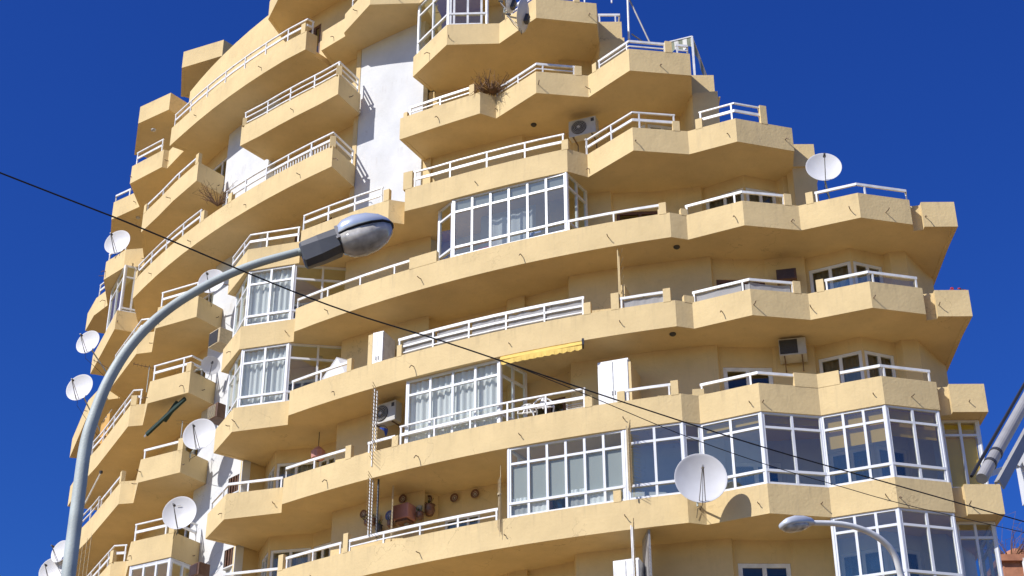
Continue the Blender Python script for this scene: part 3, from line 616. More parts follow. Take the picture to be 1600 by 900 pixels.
m = MB(); c = Vector(pol(32.1, ang((2.91,38.38))));  m.bar((c.x-.05, c.y+.5, Z[6]+2.0), (c.x+.05, c.y-.3, Z[6]+2.0), .05, 1.6); m.build('side_screen', 'grey_metal', tower)
# climbing wire lattice at the far west balcony
m = MB(); a, b = Vector((-15.3, 55.2)), Vector((-14.3, 53.4))
for i in range(9): z = Z[8]+0.8+0.24*i; m.tube([(a.x, a.y, z), (b.x, b.y, z)], .012, 4)
for i in range(5): p = a+(b-a)*i/4; m.tube([(p.x, p.y, Z[8]+.6), (p.x, p.y, Z[8]+2.9)], .012, 4)
m.build('wire_lattice', 'cane', tower, kind='stuff')
# vents and small windows in the white wall
for x, y, ww, hh, mt in ((638, 68, .5, .3, 'brown'),):
    a = Vector((-3.41,43.96,36.95)); m = MB(); d = Vector((2.4, -1.21, 0)).normalized(); n = Vector((-d.y, d.x, 0)); m.obox(a - n*0.08, d, n, Vector((0, 0, 1)), .16, .05, .11); m.build('wall_vent', 'brown', tower)
for L_, px in ((8, (-8.63,47.75,22.78)), (7, (-8.54,47.66,20.37))):
    a = Vector(px); d = Vector((math.cos(math.radians(ang(a))), math.sin(math.radians(ang(a))), 0)); n = Vector((-d.y, d.x, 0)); m = MB()
    for sx in (-1, 1): m.obox(a + d*.3*sx + n*.1, d, n, Vector((0, 0, 1)), .02, .09, .33)
    for sz in (-1, 1): m.obox(a + Vector((0, 0, .3*sz)) + n*.1, d, n, Vector((0, 0, 1)), .28, .09, .02)
    f = m.build('wall_opening', 'white_wall', tower); m = MB()
    for i in range(4): m.obox(a + d*(-.2+.13*i) + n*.05, d, n, Vector((0, 0, 1)), .025, .03, .27)
    m.build('louvre', 'wood', f); m = MB(); m.obox(a + n*.14, d, n, Vector((0, 0, 1)), .28, .02, .28); m.build('backing', 'dark', f)
# ceiling lamps
for L_, px in ((9, (4.3,39.43)), (10, (4.56,39.52)), (10, (-5.95,45.91)), (12, (0.68,41.46)), (14, (-12.91,49.36)), (14, (-14.59,55.16))):
    m = MB(); m.lathe((px[0], px[1], Z[L_]+.012), (0, 0, -1), [(0.0, .07), (.06, .06), (.09, .03), (.09, 0)], 12); m.build('ceiling_lamp', 'acwhite' if px[0] < -3 else 'grille', tower, smooth=True)
# small barred window and door of the bottom flat
a = Vector((7.68,40.44,17.38)); m = MB(); m.box((a.x-.42, a.y-.03, a.z-.22), (a.x+.42, a.y+.03, a.z-.17)).box((a.x-.42, a.y-.03, a.z+.17), (a.x+.42, a.y+.03, a.z+.22)).box((a.x-.42, a.y-.03, a.z-.17), (a.x-.36, a.y+.03, a.z+.17)).box((a.x+.36, a.y-.03, a.z-.17), (a.x+.42, a.y+.03, a.z+.17)); f = m.build('small_window', 'white', tower)
m = MB(); m.box((a.x-.36, a.y-.01, a.z-.17), (a.x+.36, a.y+.02, a.z+.17)); m.build('pane', 'grille', f); m = MB(); m.box((a.x-.36, a.y-.02, a.z-.04), (a.x+.36, a.y-.012, a.z+.0)); m.build('glazing_bar', 'grey_metal', f)
# rails on the stepped east gable and the roof mast
rails([(2.74, 41.05), (3.4, 41.05), (3.4, 42.5)], Z[13], 'low', .6)
rails([(1.5, 42.6), (3.3, 42.3)], Z[14]-.3, 'low', .9, base=0.2)
# ---------------------------------------------------------------- ground
m = MB(); m.add([(-2500, -2500, 0), (2500, -2500, 0), (2500, 2500, 0), (-2500, 2500, 0)], [(0, 1, 2, 3)]); g = m.build('ground', 'ground'); g['kind'] = 'structure'
m = MB(); m.add([(-2500, 4, .004), (2500, 4, .004), (2500, 20, .004), (-2500, 20, .004)], [(0, 1, 2, 3)]); g = m.build('road', 'asphalt'); g['kind'] = 'structure'
# ---------------------------------------------------------------- satellite dishes
def dish(c, diam, label, mount, n=(-0.27, -0.95, 0.06), tripod=True, two=True, mat='dish'):
    c = Vector(c); n = Vector(n).normalized(); R = diam/2; mount = Vector(mount)
    t = thing('satellite_dish', label, 'satellite dish', tuple(mount), 'satellite dishes on the tower')
    dep = diam*0.10; prof = [(0.001, 0)] + [(R*f, dep*f*f) for f in (.25, .5, .75, .92, 1.0)] + [(R*1.012, dep*1.0), (R*1.0, dep-.012), (R*.75, dep*.5625-.014), (R*.4, dep*.16-.014), (0.001, -.014)]
    m = MB(); m.lathe(c - n*dep*.6, n, prof, 36); m.build('reflector', mat, t, smooth=True)
    U = (Vector((0, 0, 1)) - n*n.z).normalized(); S = n.cross(U)
    lnb = c + n*R*1.02 + U*R*0.05; low = c - U*R*0.97
    m = MB()
    for k in ((-1, 1) if two else (0,)): m.tube([low + S*R*.12*k, lnb - U*.04 + S*.015*k], .012, 6)
    m.build('feed_arm', 'grey_metal', t)
    m = MB(); a = (c - lnb).normalized(); m.lathe(lnb - a*.07, a, [(.001, 0), (.03, 0), (.03, .08), (.042, .09), (.042, .13), (.001, .13)], 10); m.build('feed_horn', 'dark' if diam < 1.1 else 'grey_metal', t, smooth=False)
    m = MB(); b0 = c - n*(dep*.6+.02); bk = b0 - n*.13 - U*R*.3
    m.obox(b0 - U*R*.25 - n*.04, S, U, n, .09, .14, .05); m.build('back_bracket', 'dark', t)
    m = MB(); m.tube([bk, mount + Vector((0, 0, max(-.3, min(.3, bk.z-mount.z))))*0.5, mount], .026, 8); m.build('mount_pole', 'galv', t)
    m = MB(); m.tube([lnb - U*.05, (lnb+low)/2 - U*.1, low - U*.06, low - U*.16 - n*.08 + S*.05, (low+mount)/2 - U*.12, mount - U*.05, mount - U*.3 + S*.04], .008, 5); m.build('loose_cable', 'black', t)
    if 'single thick' in label: m = MB(); m.obox(c + U*R*.5 + S*R*.12 + n*dep*.0 + n*.002, S, U, n, .07, .012, .003); m.build('faded_mark', 'grey_metal', t)
    return t
def PX(*a): return a
dish((-14.74,53.3,35.092), 1.04, 'white dish with dark feed arm at the left end balcony just below the cable', (-14.75, 53.95, Z[13]+.6))
dish((-15.514,54.0,31.223), .96, 'pale dish on the left edge, upper of the pair beside the lamp post curve', (-14.75, 54.35, Z[11]+.95), n=(-.34, -.93, .08))
dish((-15.582,54.0,29.358), 1.06, 'pale dish on the left edge, lower of the pair beside the lamp post curve', (-14.6, 54.7, Z[10]+1.2), n=(-.3, -.95, .06))
dish((-9.949,47.9,30.155), .92, 'grey dish partly hidden behind the curved lamp arm', (-10.05, 48.75, Z[11]+.72), n=(-.2, -.97, .05), two=False)
dish((-9.798,48.3,27.224), .62, 'small grey dish at the corner of a balcony beside the two curtained bays', (-10.3, 48.55, Z[10]+1.0), n=(.32, -.9, -.2), two=False)
dish((-9.824,47.8,24.507), 1.08, 'large pale dish at a balcony corner right of the folded green awning', (-10.2, 48.5, Z[9]+.62), n=(-.2, -.97, .05))
dish((-10.169,47.7,21.807), 1.08, 'large white dish with single thick feed arm above the lower left glazed balcony', (-10.35, 48.15, Z[8]+.85), n=(-.16, -.98, .03), two=False)
dish((8.635,38.4,28.075), .98, 'white dish with black feed arm on the rooftop terrace at the right', (8.85, 39.0, Z[10]+.9), n=(-.1, -.98, .1), two=False)
dish((4.65,38.25,18.664), 1.3, 'largest dish, round and grey, in front of the long row of glazed balconies', (4.62, 39.03, Z[7]+.45), n=(-.02, -.99, -.02))
dish((0.401,39.4,34.361), 1.05, 'dish seen nearly edge on, hanging on the top balcony beside the glazed corner', (0.35, 39.95, Z[13]+.45), n=(-.93, .25, .25), two=False)
dish((0.018,39.9,35.281), .7, 'grey dish at the top edge above the glazed corner', (-.2, 40.7, Z[13]+1.1), n=(-.9, .25, .3), two=False)
dish((-15.727,55.0,23.481), .82, 'small dish at the bottom left, half hidden behind the lamp post', (-14.9, 55.1, Z[8]+.9), n=(-.5, -.86, .1), two=False)
dish((-15.976,55.2,22.831), 1.0, 'dish cut by the bottom edge at the far left', (-15.1, 55.6, Z[7]+1.3), n=(-.25, -.95, .05), two=False)
# ---------------------------------------------------------------- air conditioners
def basis(p):
    t = math.radians(ang(p)); X = Vector((math.cos(t), math.sin(t), 0)); Y = Vector((-math.sin(t), math.cos(t), 0)); return X, Y, Vector((0, 0, 1))   # Y points into the building
def split_unit(c, w_, h_, d_, label, brackets=True, fan=0.0):
    X, Y, U = basis(c); t = thing('air_conditioner', label, 'air conditioner', c, 'air conditioners on the balconies'); c = Vector(c)
    m = MB(); m.obox(c, X, Y, U, w_/2, d_/2, h_/2); m.build('casing', 'acwhite', t, bevel=.015)
    f = c - Y*(d_/2+.004) + X*(-w_*.12); m = MB(); m.lathe(f + Y*.004, -Y, [(.001, .0), (h_*.4, .0), (h_*.4, .02), (h_*.36, .026), (.001, .016)], 20); m.build('fan_guard', 'grille', t)
    m = MB()
    for r in (.12, .2, .28, .35): m.lathe(f - Y*.027, -Y, [(h_*r, 0), (h_*r+.008, .006), (h_*r+.016, 0)], 20)
    m.build('fan_ring', 'grey_metal', t, kind='stuff')
    m = MB(); m.lathe(f - Y*.02, -Y, [(.05, 0), (.05, .02), (.001, .025)], 12); m.build('fan_hub', 'acwhite', t)
    m = MB(); m.obox(c - Y*(d_/2+.003) + X*w_*.38 + U*h_*.3, X, Y, U, .05, .003, .06); m.build('badge', 'dark', t)
    if brackets:
        for s_ in (-1, 1):
            m = MB(); b = c + X*s_*w_*.34 - U*(h_/2+.02); m.bar(b - Y*d_*.5, b + Y*(d_*.5+.15), .03, .03); m.bar(b + Y*(d_*.5+.14), b + Y*(d_*.5+.14) - U*.25, .03, .03); m.build('bracket', 'iron', t)
    return t
split_unit((2.17,40.99,31.29), .86, .6, .3, 'grey split unit on the wall under the high zigzag balcony')
split_unit((-3.59,43.29,22.95), .82, .62, .3, 'white split unit with black fan left of the white curtained enclosure')
def window_unit(c, w_, h_, d_, label, cas='acwhite', front='grille', frac=.66, bracket=True):
    X, Y, U = basis(c); t = thing('air_conditioner', label, 'air conditioner', c, 'air conditioners on the balconies'); c = Vector(c)
    m = MB(); m.obox(c, X, Y, U, w_/2, d_/2, h_/2); m.build('casing', cas, t, bevel=.012)
    m = MB(); m.obox(c - Y*(d_/2+.006) - X*(w_*(1-frac)/2-.02), X, Y, U, w_*frac/2, .006, h_*.42); g = m.build('grille', front, t)
    m = MB()
    for i in range(9): m.obox(c - Y*(d_/2+.016) - X*(w_*(1-frac)/2-.02) + U*h_*(-.36+.09*i), X, Y, U, w_*frac/2*.98, .004, h_*.014)
    m.build('fin', 'dark', g, kind='stuff')
    if bracket:
        for s_ in (-1, 1): m = MB(); b = c + X*s_*w_*.32 - U*(h_/2+.02); m.bar(b - Y*d_*.45, b + Y*d_*.6, .03, .04); m.bar(b + Y*d_*.1 - U*.02, b + Y*d_*.6 - U*.22, .03, .03); m.build('bracket', 'iron', t)
    return t
window_unit((7.55,39.84,23.11), .72, .5, .5, 'beige window unit with dark grille on rusty brackets, right of the white door')
window_unit((7.6,39.94,25.49), .55, .34, .3, 'brown boxed unit on the shaded wall between two balcony doors', 'wood', 'brown', .86, False)
window_unit((-9.54,48.25,28.14), .62, .55, .5, 'wood framed box unit on the white wall, upper of two beside the curtained bays', 'cane', 'grille', .8, False)
window_unit((-9.33,48.03,25.33), .55, .5, .5, 'wood framed box unit on the white wall, lower of two beside the curtained bays', 'wood', 'cane', .8, False)
window_unit((-9.46,48.02,20.05), .5, .4, .4, 'brown box unit at the foot of the white wall by the bottom edge', 'wood', 'brown', .8, False)
# ---------------------------------------------------------------- awnings
t = thing('awning', 'yellow canvas awning rolled up under the balcony with scalloped edge', 'awning', (1, 40, Z[9]-.1))
ip = offset(OUT[(9, 'east')], -0.05); sa, sb = near_s(ip, (-0.31,40.58)), near_s(ip, (1.98,40.05)); path = clip(ip, sa, sb)
m = MB(); N = 44; pts = [at_s(path, length(path)*i/N) for i in range(N+1)]
vs = []
for i, p in enumerate(pts): dz = .03*abs(math.sin(i*PI/4)); vs += [(p[0], p[1], Z[9]-.05), (p[0], p[1]-.05, Z[9]-.18), (p[0], p[1]-.055+.012*math.sin(i*1.7), Z[9]-.31-dz)]
m.add(vs, [q for i in range(N) for q in ((3*i, 3*i+3, 3*i+4, 3*i+1), (3*i+1, 3*i+4, 3*i+5, 3*i+2))]); m.build('valance', 'yellow', t)
m = MB(); m.tube([(p[0], p[1]+.08, Z[9]-.1) for p in pts[::4]], .07, 8); m.build('roll', 'yellow', t, smooth=True)
m = MB(); p = pts[-1]; m.box((p[0], p[1]-.1, Z[9]-.2), (p[0]+.06, p[1]+.15, Z[9]-.01)); m.build('end_bracket', 'dark', t)
m = MB(); m.bar((pts[0][0], pts[0][1]-.06, Z[9]-.17), (pts[-1][0], pts[-1][1]-.06, Z[9]-.17), .02, .02); m.build('front_bar', 'yellow', t)
t = thing('awning', 'closed dark green awning with folded arms hanging below a left balcony', 'awning', (-10.7, 48.9, Z[10]-.1))
a, b = Vector((-10.55, 48.5, Z[10]-.08)), Vector((-11.926,49.6,25.378))
m = MB(); m.bar(a, b, .09, .11); m.build('front_bar', 'green', t); m = MB(); m.tube([a + Vector((-.3, .25, -.02)), a*.35 + b*.65 + Vector((.12, .12, .12))], .085, 8); m.build('roll', 'green', t)
m = MB(); m.bar(b + Vector((0, 0, .02)), b + Vector((-.06, -.03, -.09)), .07, .05); m.build('end_cap', 'white', t)
t = thing('awning', 'striped canvas awning with wavy valance on the upper right terrace', 'awning', (5.2, 40.2, Z[12]+.8))
P0, P1, P2 = Vector((4.705,40.3,34.01)), Vector((5.504,40.2,34.173)), Vector((6.417,42.8,34.947))
P2.z = P1.z - .25
def valance(a, b, hgt, n, name):
    m = MB(); vs = []
    for i in range(n+1): p = a + (b-a)*i/n; vs += [tuple(p), (p.x, p.y-.02+.02*math.sin(i*.9), p.z-hgt-.06*math.sin(i*2*PI/8))]
    m.add(vs, [(2*i, 2*i+2, 2*i+3, 2*i+1) for i in range(n)]); m.build(name, 'stripes', t)
valance(P0, P1, .42, 16, 'valance'); valance(P1, P2, .42, 24, 'valance')
m = MB(); m.bar(P0, P1, .04, .04); m.build('front_bar', 'white', t); m = MB(); m.bar(P1, P2, .04, .04); m.build('side_bar', 'white', t)
m = MB(); m.bar(P1, (P1.x+.0, P1.y, Z[12]+.75), .06, .06); m.build('awning_post', 'white', t)
m = MB(); m.bar(P2, (P2.x, P2.y, Z[12]+.75), .05, .05); m.build('awning_post', 'white', t)
# roof mast with stays
t = thing('roof_mast', 'white mast with slanting stays above the top right terraces', 'mast', (3.3, 41.6, Z[13]+.8))
a, b = Vector((3.677,41.2,35.274)), Vector((3.723,41.2,38.055)); m = MB(); m.tube([a - Vector((0, 0, .4)), b], .035, 8); m.build('pole', 'white', t)
m = MB(); m.tube([Vector((3.699,41.3,36.757)), Vector((4.324,41.3,34.843))], .03, 8); m.build('stay', 'grey_metal', t)
m = MB(); m.tube([Vector((3.797,41.5,35.339)), Vector((4.203,41.5,34.953))], .025, 8); m.build('stay', 'grey_metal', t)
# ---------------------------------------------------------------- things standing on the balconies
def cabinet(q, L, w_, d_, hgt, label, yaw=0, z0=.25):
    c = Vector((q[0], q[1], Z[L]+z0)); X, Y, U = basis(c); X = Matrix.Rotation(math.radians(yaw), 3, 'Z') @ X; Y = Matrix.Rotation(math.radians(yaw), 3, 'Z') @ Y
    t = thing('storage_cabinet', label, 'cabinet', tuple(c), 'tall white cabinets on the balconies')
    m = MB(); m.obox(c + U*hgt/2, X, Y, U, w_/2, d_/2, hgt/2); m.build('carcass', 'white', t, bevel=.01)
    for s_ in (-1, 1): m = MB(); m.obox(c + U*hgt*.5 - Y*(d_/2+.012) + X*s_*w_*.245, X, Y, U, w_*.235, .011, hgt*.475); d = m.build('door', 'white', t, bevel=.005); m = MB(); m.obox(c + U*hgt*.5 - Y*(d_/2+.035) + X*s_*.04, X, Y, U, .01, .012, .06); m.build('handle', 'grey_metal', d)
cabinet(pol(32.1, ang((-3.86,42.98))), 9, .36, .7, 1.75, 'white cabinet behind a rail stub in the shade, beside the dividing wall', yaw=8)
cabinet(pol(31.95, ang((2.47,39.23))), 8, .86, .5, 1.98, 'wide white cabinet half in sunlight beside the yellow awning')
cabinet(pol(31.95, ang((2.41,38.63))), 6, .68, .5, 1.9, 'narrow white cabinet on the lowest balcony beside the spiked screen')
def chair(q, L, label, yaw, tilt=0, s=1.0, fan=False):
    t = thing('garden_chair', label, 'chair', (q[0], q[1], Z[L]+.25), 'white garden chairs on the balconies'); R = Matrix.Translation((q[0], q[1], Z[L]+.25)) @ Matrix.Rotation(math.radians(yaw), 4, 'Z') @ Matrix.Rotation(math.radians(tilt), 4, 'X')
    def T(*p): return tuple(R @ (Vector(p)*s))
    def ob(name, segs, r, n=6):
        m = MB()
        for sg in segs: m.tube([T(*p) for p in sg], r*s, n)
        return m.build(name, 'white', t)
    m = MB(); m.add([T(-.24, -.22, .44), T(.24, -.22, .44), T(.22, .22, .42), T(-.22, .22, .42), T(-.24, -.22, .40), T(.24, -.22, .40), T(.22, .22, .38), T(-.22, .22, .38)], [(0, 1, 2, 3), (7, 6, 5, 4), (0, 4, 5, 1), (1, 5, 6, 2), (2, 6, 7, 3), (3, 7, 4, 0)]); m.build('seat', 'white', t)
    for x, y in ((-.22, -.2), (.22, -.2), (.21, .2), (-.21, .2)): ob('leg', [[(x, y, .4), (x*1.1, y*1.15, 0)]], .018)
    if fan:
        ob('backrest', [[(.25*math.cos(a), .24, .72+.25*math.sin(a)) for a in [PI*i/10 for i in range(11)]], [(-.25, .24, .72), (-.2, .22, .42)], [(.25, .24, .72), (.2, .22, .42)], [(-.12, .24, .72), (.0, .24, .97)], [(.12, .24, .72), (0, .24, .97)], [(-.25, .24, .74), (.25, .24, .74)], [(0, .24, .7), (0, .24, .97)]], .02)
    else:
        m = MB()
        for i in range(6): x = -.21+.07*i; m.add([T(x, .22, .44), T(x+.045, .22, .44), T(x+.05, .33, .92), T(x-.005, .33, .92)], [(0, 1, 2, 3)])
        m.add([T(-.23, .325, .9), T(.23, .325, .9), T(.21, .345, .98), T(-.21, .345, .98)], [(0, 1, 2, 3)]); m.build('backrest', 'white', t)
        for sx in (-1, 1): ob('armrest', [[(sx*.25, -.2, .4), (sx*.27, -.18, .64), (sx*.27, .15, .66), (sx*.24, .3, .66)]], .02)
t = thing('sun_lounger', 'white plastic sun lounger tipped up against the railing of the shaded balcony', 'sun lounger', (-5.2,44.03,24.64))
Q = [Vector(p) for p in ((-5.69,44.14,24.38), (-5.17,43.83,25.09), (-4.73,43.88,24.97), (-4.79,43.73,24.34))]
m = MB(); Nn = (Q[1]-Q[0]).cross(Q[3]-Q[0]).normalized()*.02; m.add([tuple(q+Nn) for q in Q] + [tuple(q-Nn) for q in Q], [(0, 1, 2, 3), (7, 6, 5, 4), (0, 4, 5, 1), (1, 5, 6, 2), (2, 6, 7, 3), (3, 7, 4, 0)]); m.build('bed', 'white', t)
m = MB(); m.tube(Q + [Q[0]], .028, 7); m.build('frame', 'white', t)
for i in (0, 3): m = MB(); m.tube([Q[i], Q[i] + Vector((.1, .1, -.35))], .025, 6); m.build('leg', 'white', t)
m = MB(); m.tube([lerp3 for lerp3 in (Q[1]*.6+Q[0]*.4, Q[1]*.6+Q[0]*.4+Vector((.25, .2, -.3)))], .02, 6); m.build('support_arm', 'white', t)
chair(pol(32.2, ang((-5.75,44.37))), 9, 'white plastic chair behind the left part of the same railing as the tipped sun lounger', 200, 0, .8)
chair(pol(32.1, ang((0.49,40.9))), 8, 'white fan backed chair behind the railing under the yellow awning, left one', 165, 0, 1.08, True)
chair(pol(32.1, ang((0.86,40.67))), 8, 'white fan backed chair behind the railing under the yellow awning, right one', 172, 0, 1.16, True)
# wicker bench on the same balcony
t = thing('drying_rack', 'small white wire rack at the right end of the balcony under the yellow awning', 'rack', (*pol(32.2, ang((1.74,40.21))), Z[8]+.25)); c = Vector(t.location); X, Y, U = basis(c); m = MB()
for i in range(7): m.tube([c - X*.3 + U*(.5+.06*i), c + X*.3 + U*(.5+.06*i)], .012, 5)
m.build('wires', 'white', t, kind='stuff'); m = MB()
for s_ in (-1, 1): m.tube([c + X*s_*.3, c + X*s_*.3 + U*.9], .016, 6)
m.build('legs_frame', 'white', t, kind='stuff')
# wall plates and pots on the back wall of the lower open balcony
def wall_plate(px, r, label, mat):
    c = Vector(px); X, Y, U = basis(c); t = thing('wall_plate', label, 'plate', px, 'ceramic plates on the balcony wall'); m = MB(); m.lathe(c, -Y, [(.001, 0), (r*.6, .005), (r, .035), (r*1.0, .045), (r*.62, .02), (.001, .016)], 20); m.build('plate', mat, t, smooth=True)
    m = MB(); m.lathe(c - Y*.022, -Y, [(r*.45, 0), (r*.5, .004), (r*.55, 0)], 18); m.build('glaze_ring', 'acwhite', t); m = MB(); m.lathe(c - Y*.02, -Y, [(.001, .004), (r*.22, 0)], 12); m.build('glaze_centre', 'acwhite' if mat != 'acwhite' else 'blue_ceramic', t)
for px, r, lb, mt in (((-3.07,43.58,20.46), .13, 'dull round plate high on the balcony wall, directly above the pink lantern', 'ceramic'), ((-2.34,43.59,20.44), .12, 'dark oval plate on the pillar right of the pink lantern', 'ceramic'), ((-3.43,43.75,20.03), .15, 'blue plate on the balcony wall left of the pink lantern', 'blue_ceramic'), ((-2.59,43.36,20.05), .12, 'small ringed plate touching the right side of the pink lantern', 'acwhite'),
    ((-1.62,43.43,20.42), .13, 'dark plate above the balcony door', 'ceramic'), ((-1.04,43.14,20.41), .13, 'dark plate above the balcony door close to the white enclosure', 'ceramic'), ((-4.21,44.19,20.27), .12, 'dark plate at the far left of the decorated wall', 'ceramic'), ((-3.8,43.92,20.02), .13, 'pale ring shaped plate among the wall pots', 'cane')):
    wall_plate(px, r, lb, mt)
def pot(px, r, label, mat='ceramic'):
    c = Vector(px); X, Y, U = basis(c); t = thing('wall_pot', label, 'pot', px, 'pots hung on the balcony wall'); m = MB(); m.lathe(c - U*r, U, [(.001, 0), (r*.6, 0), (r, r*.9), (r*.85, r*1.6), (r*1.05, r*1.9), (r*.9, r*1.9), (r*.7, r*1.5)], 14); m.build('body', mat, t, smooth=True)
    m = MB(); [m.tube([c + U*r*.7, c + U*(r*1.3+random.uniform(.0, .12)) + X*random.uniform(-.16, .16) - Y*random.uniform(.0, .1)], .008, 4) for i in range(10)]; m.build('stems', 'leaf', t, kind='stuff')
for px, r, lb, mt in (((-4.1,43.98,19.92), .09, 'dark hanging pot at the lower left of the decorated wall', 'ceramic'), ((-3.93,43.86,19.9), .10, 'tall brown pot between the first plates', 'ceramic'), ((-3.74,43.77,19.65), .11, 'black pot low on the decorated wall', 'dark'), ((-3.41,43.61,19.72), .10, 'brown pot directly below the blue plate', 'ceramic'), ((-2.57,43.23,19.81), .11, 'brown pot below the small ringed plate', 'ceramic'), ((-2.32,43.47,20.08), .16, 'big brown pot with handle on the pillar', 'ceramic'), ((-2.95,43.4,19.63), .08, 'silvery pot hanging below the pink lantern', 'grey_metal')):
    pot(px, r, lb, mt)
c = Vector((-3.01,43.34,19.93)); X, Y, U = basis(c); t = thing('wall_lantern', 'pink boxy lantern in the middle of the plate covered balcony wall', 'lantern', tuple(c)); m = MB(); m.obox(c, X, Y, U, .26, .2, .22); m.build('shade', 'pink', t, bevel=.03); m = MB(); m.obox(c - U*.25, X, Y, U, .2, .16, .04); m.build('base', 'ceramic', t)
c = Vector((-5.764,45.4,22.691)); t = thing('hanging_lantern', 'dark red lantern hanging from the balcony ceiling', 'lantern', tuple(c)); m = MB(); m.lathe(c - Vector((0, 0, .22)), (0, 0, 1), [(.05, 0), (.2, .08), (.22, .3), (.08, .44), (.001, .5)], 10); m.build('shade', 'pink', t); m = MB(); m.tube([c + Vector((0, 0, .25)), (c.x, c.y, Z[9]+.02)], .012, 5); m.build('cord', 'dark', t)
# blue bucket and odds beside the split unit
c = Vector((-3.72,43.37,22.38)); t = thing('bucket', 'blue plastic bucket under the white split unit', 'bucket', tuple(c)); m = MB(); m.lathe(c - Vector((0, 0, .14)), (0, 0, 1), [(.001, 0), (.13, 0), (.17, .26), (.16, .26), (.12, .02), (.001, .02)], 14); m.build('shell', 'blue', t); m = MB(); m.tube([c + Vector((.16*math.cos(a), 0, .12+.14*math.sin(a))) for a in [PI*i/8 for i in range(9)]], .008, 5); m.build('handle', 'dark', t)
# things inside the long enclosure
A, B = on(10, E_, (-1.78,41.24)), on(10, E_, (1.53,39.86))
c = Vector((*lerp(back(A, .45), back(B, .45), .2), Z[10]+.25)); X, Y, U = basis(c); t = thing('armchair', 'red armchair behind the glass of the long enclosure', 'armchair', tuple(c)); m = MB(); m.obox(c + U*.42, X, Y, U, .4, .34, .12); m.build('seat', 'red', t, bevel=.04); m = MB(); m.obox(c + U*.75 + Y*.3, X, Y, U, .4, .09, .4); m.build('backrest', 'red', t, bevel=.04)
for s_ in (-1, 1): m = MB(); m.obox(c + U*.5 + X*s_*.42, X, Y, U, .07, .34, .24); m.build('armrest', 'red', t, bevel=.03)
c = Vector((*lerp(back(A, .4), back(B, .4), .5), Z[10]+.3)); X, Y, U = basis(c)
m = MB(); wavy(m, c - X*.85, c + X*.55, Z[10]+.6, Z[10]+2.1, .02, 3); o = m.build('curtain', 'curtain', None); tag(o, 'white patterned blanket hung inside the long enclosure', 'blanket')
c = Vector((*lerp(back(A, .35), back(B, .35), .84), Z[10]+.25)); X, Y, U = basis(c); t = thing('folding_table', 'yellow and blue folding table inside the right end of the long enclosure', 'table', tuple(c)); m = MB(); m.obox(c + U*.78, X, Y, U, .5, .25, .03); m.build('tabletop', 'yellow', t); m = MB(); m.obox(c + U*.84 - X*.5, X, Y, U, .2, .2, .05); m.build('folded_cloth', 'blue', t)
for s_ in (-1, 1): m = MB(); m.bar(c + X*s_*.4, c + X*s_*.4 + U*.76, .05, .05); m.build('leg', 'wood', t)
# dried plants
def plant(c, r, n, label, cat='plant', mat='twig', up=.8, spread=1.0, droop=0.3, name='dry_plant', pot_r=.16):
    c = Vector(c); t = thing(name, label, cat, tuple(c)); rnd = random.Random(int(abs(c.x)*100)); m = MB()
    for i in range(n):
        a = rnd.uniform(0, 2*PI); l = r*rnd.uniform(.5, 1.1); d = Vector((math.cos(a)*spread, math.sin(a)*spread*.7, up*rnd.uniform(.3, 1.2))).normalized(); p1 = c + d*l*.55; p2 = p1 + (d + Vector((rnd.uniform(-.5, .5), rnd.uniform(-.5, .5), rnd.uniform(-droop*2, droop)))).normalized()*l*.5
        m.tube([c, p1, p2], [.014, .01, .004], 4, cap=False)
        for k in range(2): q = p1 + (p2-p1)*rnd.random(); m.tube([q, q + Vector((rnd.uniform(-1, 1), rnd.uniform(-1, 1), rnd.uniform(-.6, .8)))*l*.22], [.007, .003], 3, cap=False)
    m.build('stems', mat, t, kind='stuff')
    if pot_r: m = MB(); m.lathe(c - Vector((0, 0, pot_r*1.6)), (0, 0, 1), [(.001, 0), (pot_r*.7, 0), (pot_r, pot_r*1.6), (pot_r*.9, pot_r*1.6), (.001, pot_r*1.4)], 12); m.build('pot', 'brickred', t)
    return t
plant((-.62, 41.02, Z[12]+.9), .75, 130, 'tangle of dry brown twigs spilling over the gap between two high balconies', droop=1.3, up=.5, pot_r=0)
plant(((-10.06,47.39)[0]+.15, (-10.06,47.39)[1], Z[12]+1.0), .95, 44, 'bare thorny cactus like stems at the joint of the long curved balcony', up=1.0, spread=.9, droop=.1, name='thorny_plant', pot_r=0)
t = plant((12.05-.15, 38.75, Z[9]+.78), .22, 26, 'small plant with red blossoms on the end box at the right', mat='leaf', up=.5, name='potted_flower', pot_r=.0); m = MB(); rnd = random.Random(3)
for i in range(26): p = Vector((11.9+rnd.uniform(-.32, .2), 38.72+rnd.uniform(-.1, .1), Z[9]+.84+rnd.uniform(-.02, .1))); m.lathe(p, (rnd.uniform(-1, 1), -1, .4), [(.001, .02), (.035, .0), (.02, -.02)], 5)
m.build('blossoms', 'red', t, kind='stuff')
t = plant((*pol(32.35, ang((-3.94,42.65))), Z[9]+.8), .14, 22, 'dark red flower clump on the parapet beside the shaded white cabinet', mat='red', up=.4, name='potted_flower', pot_r=.0)
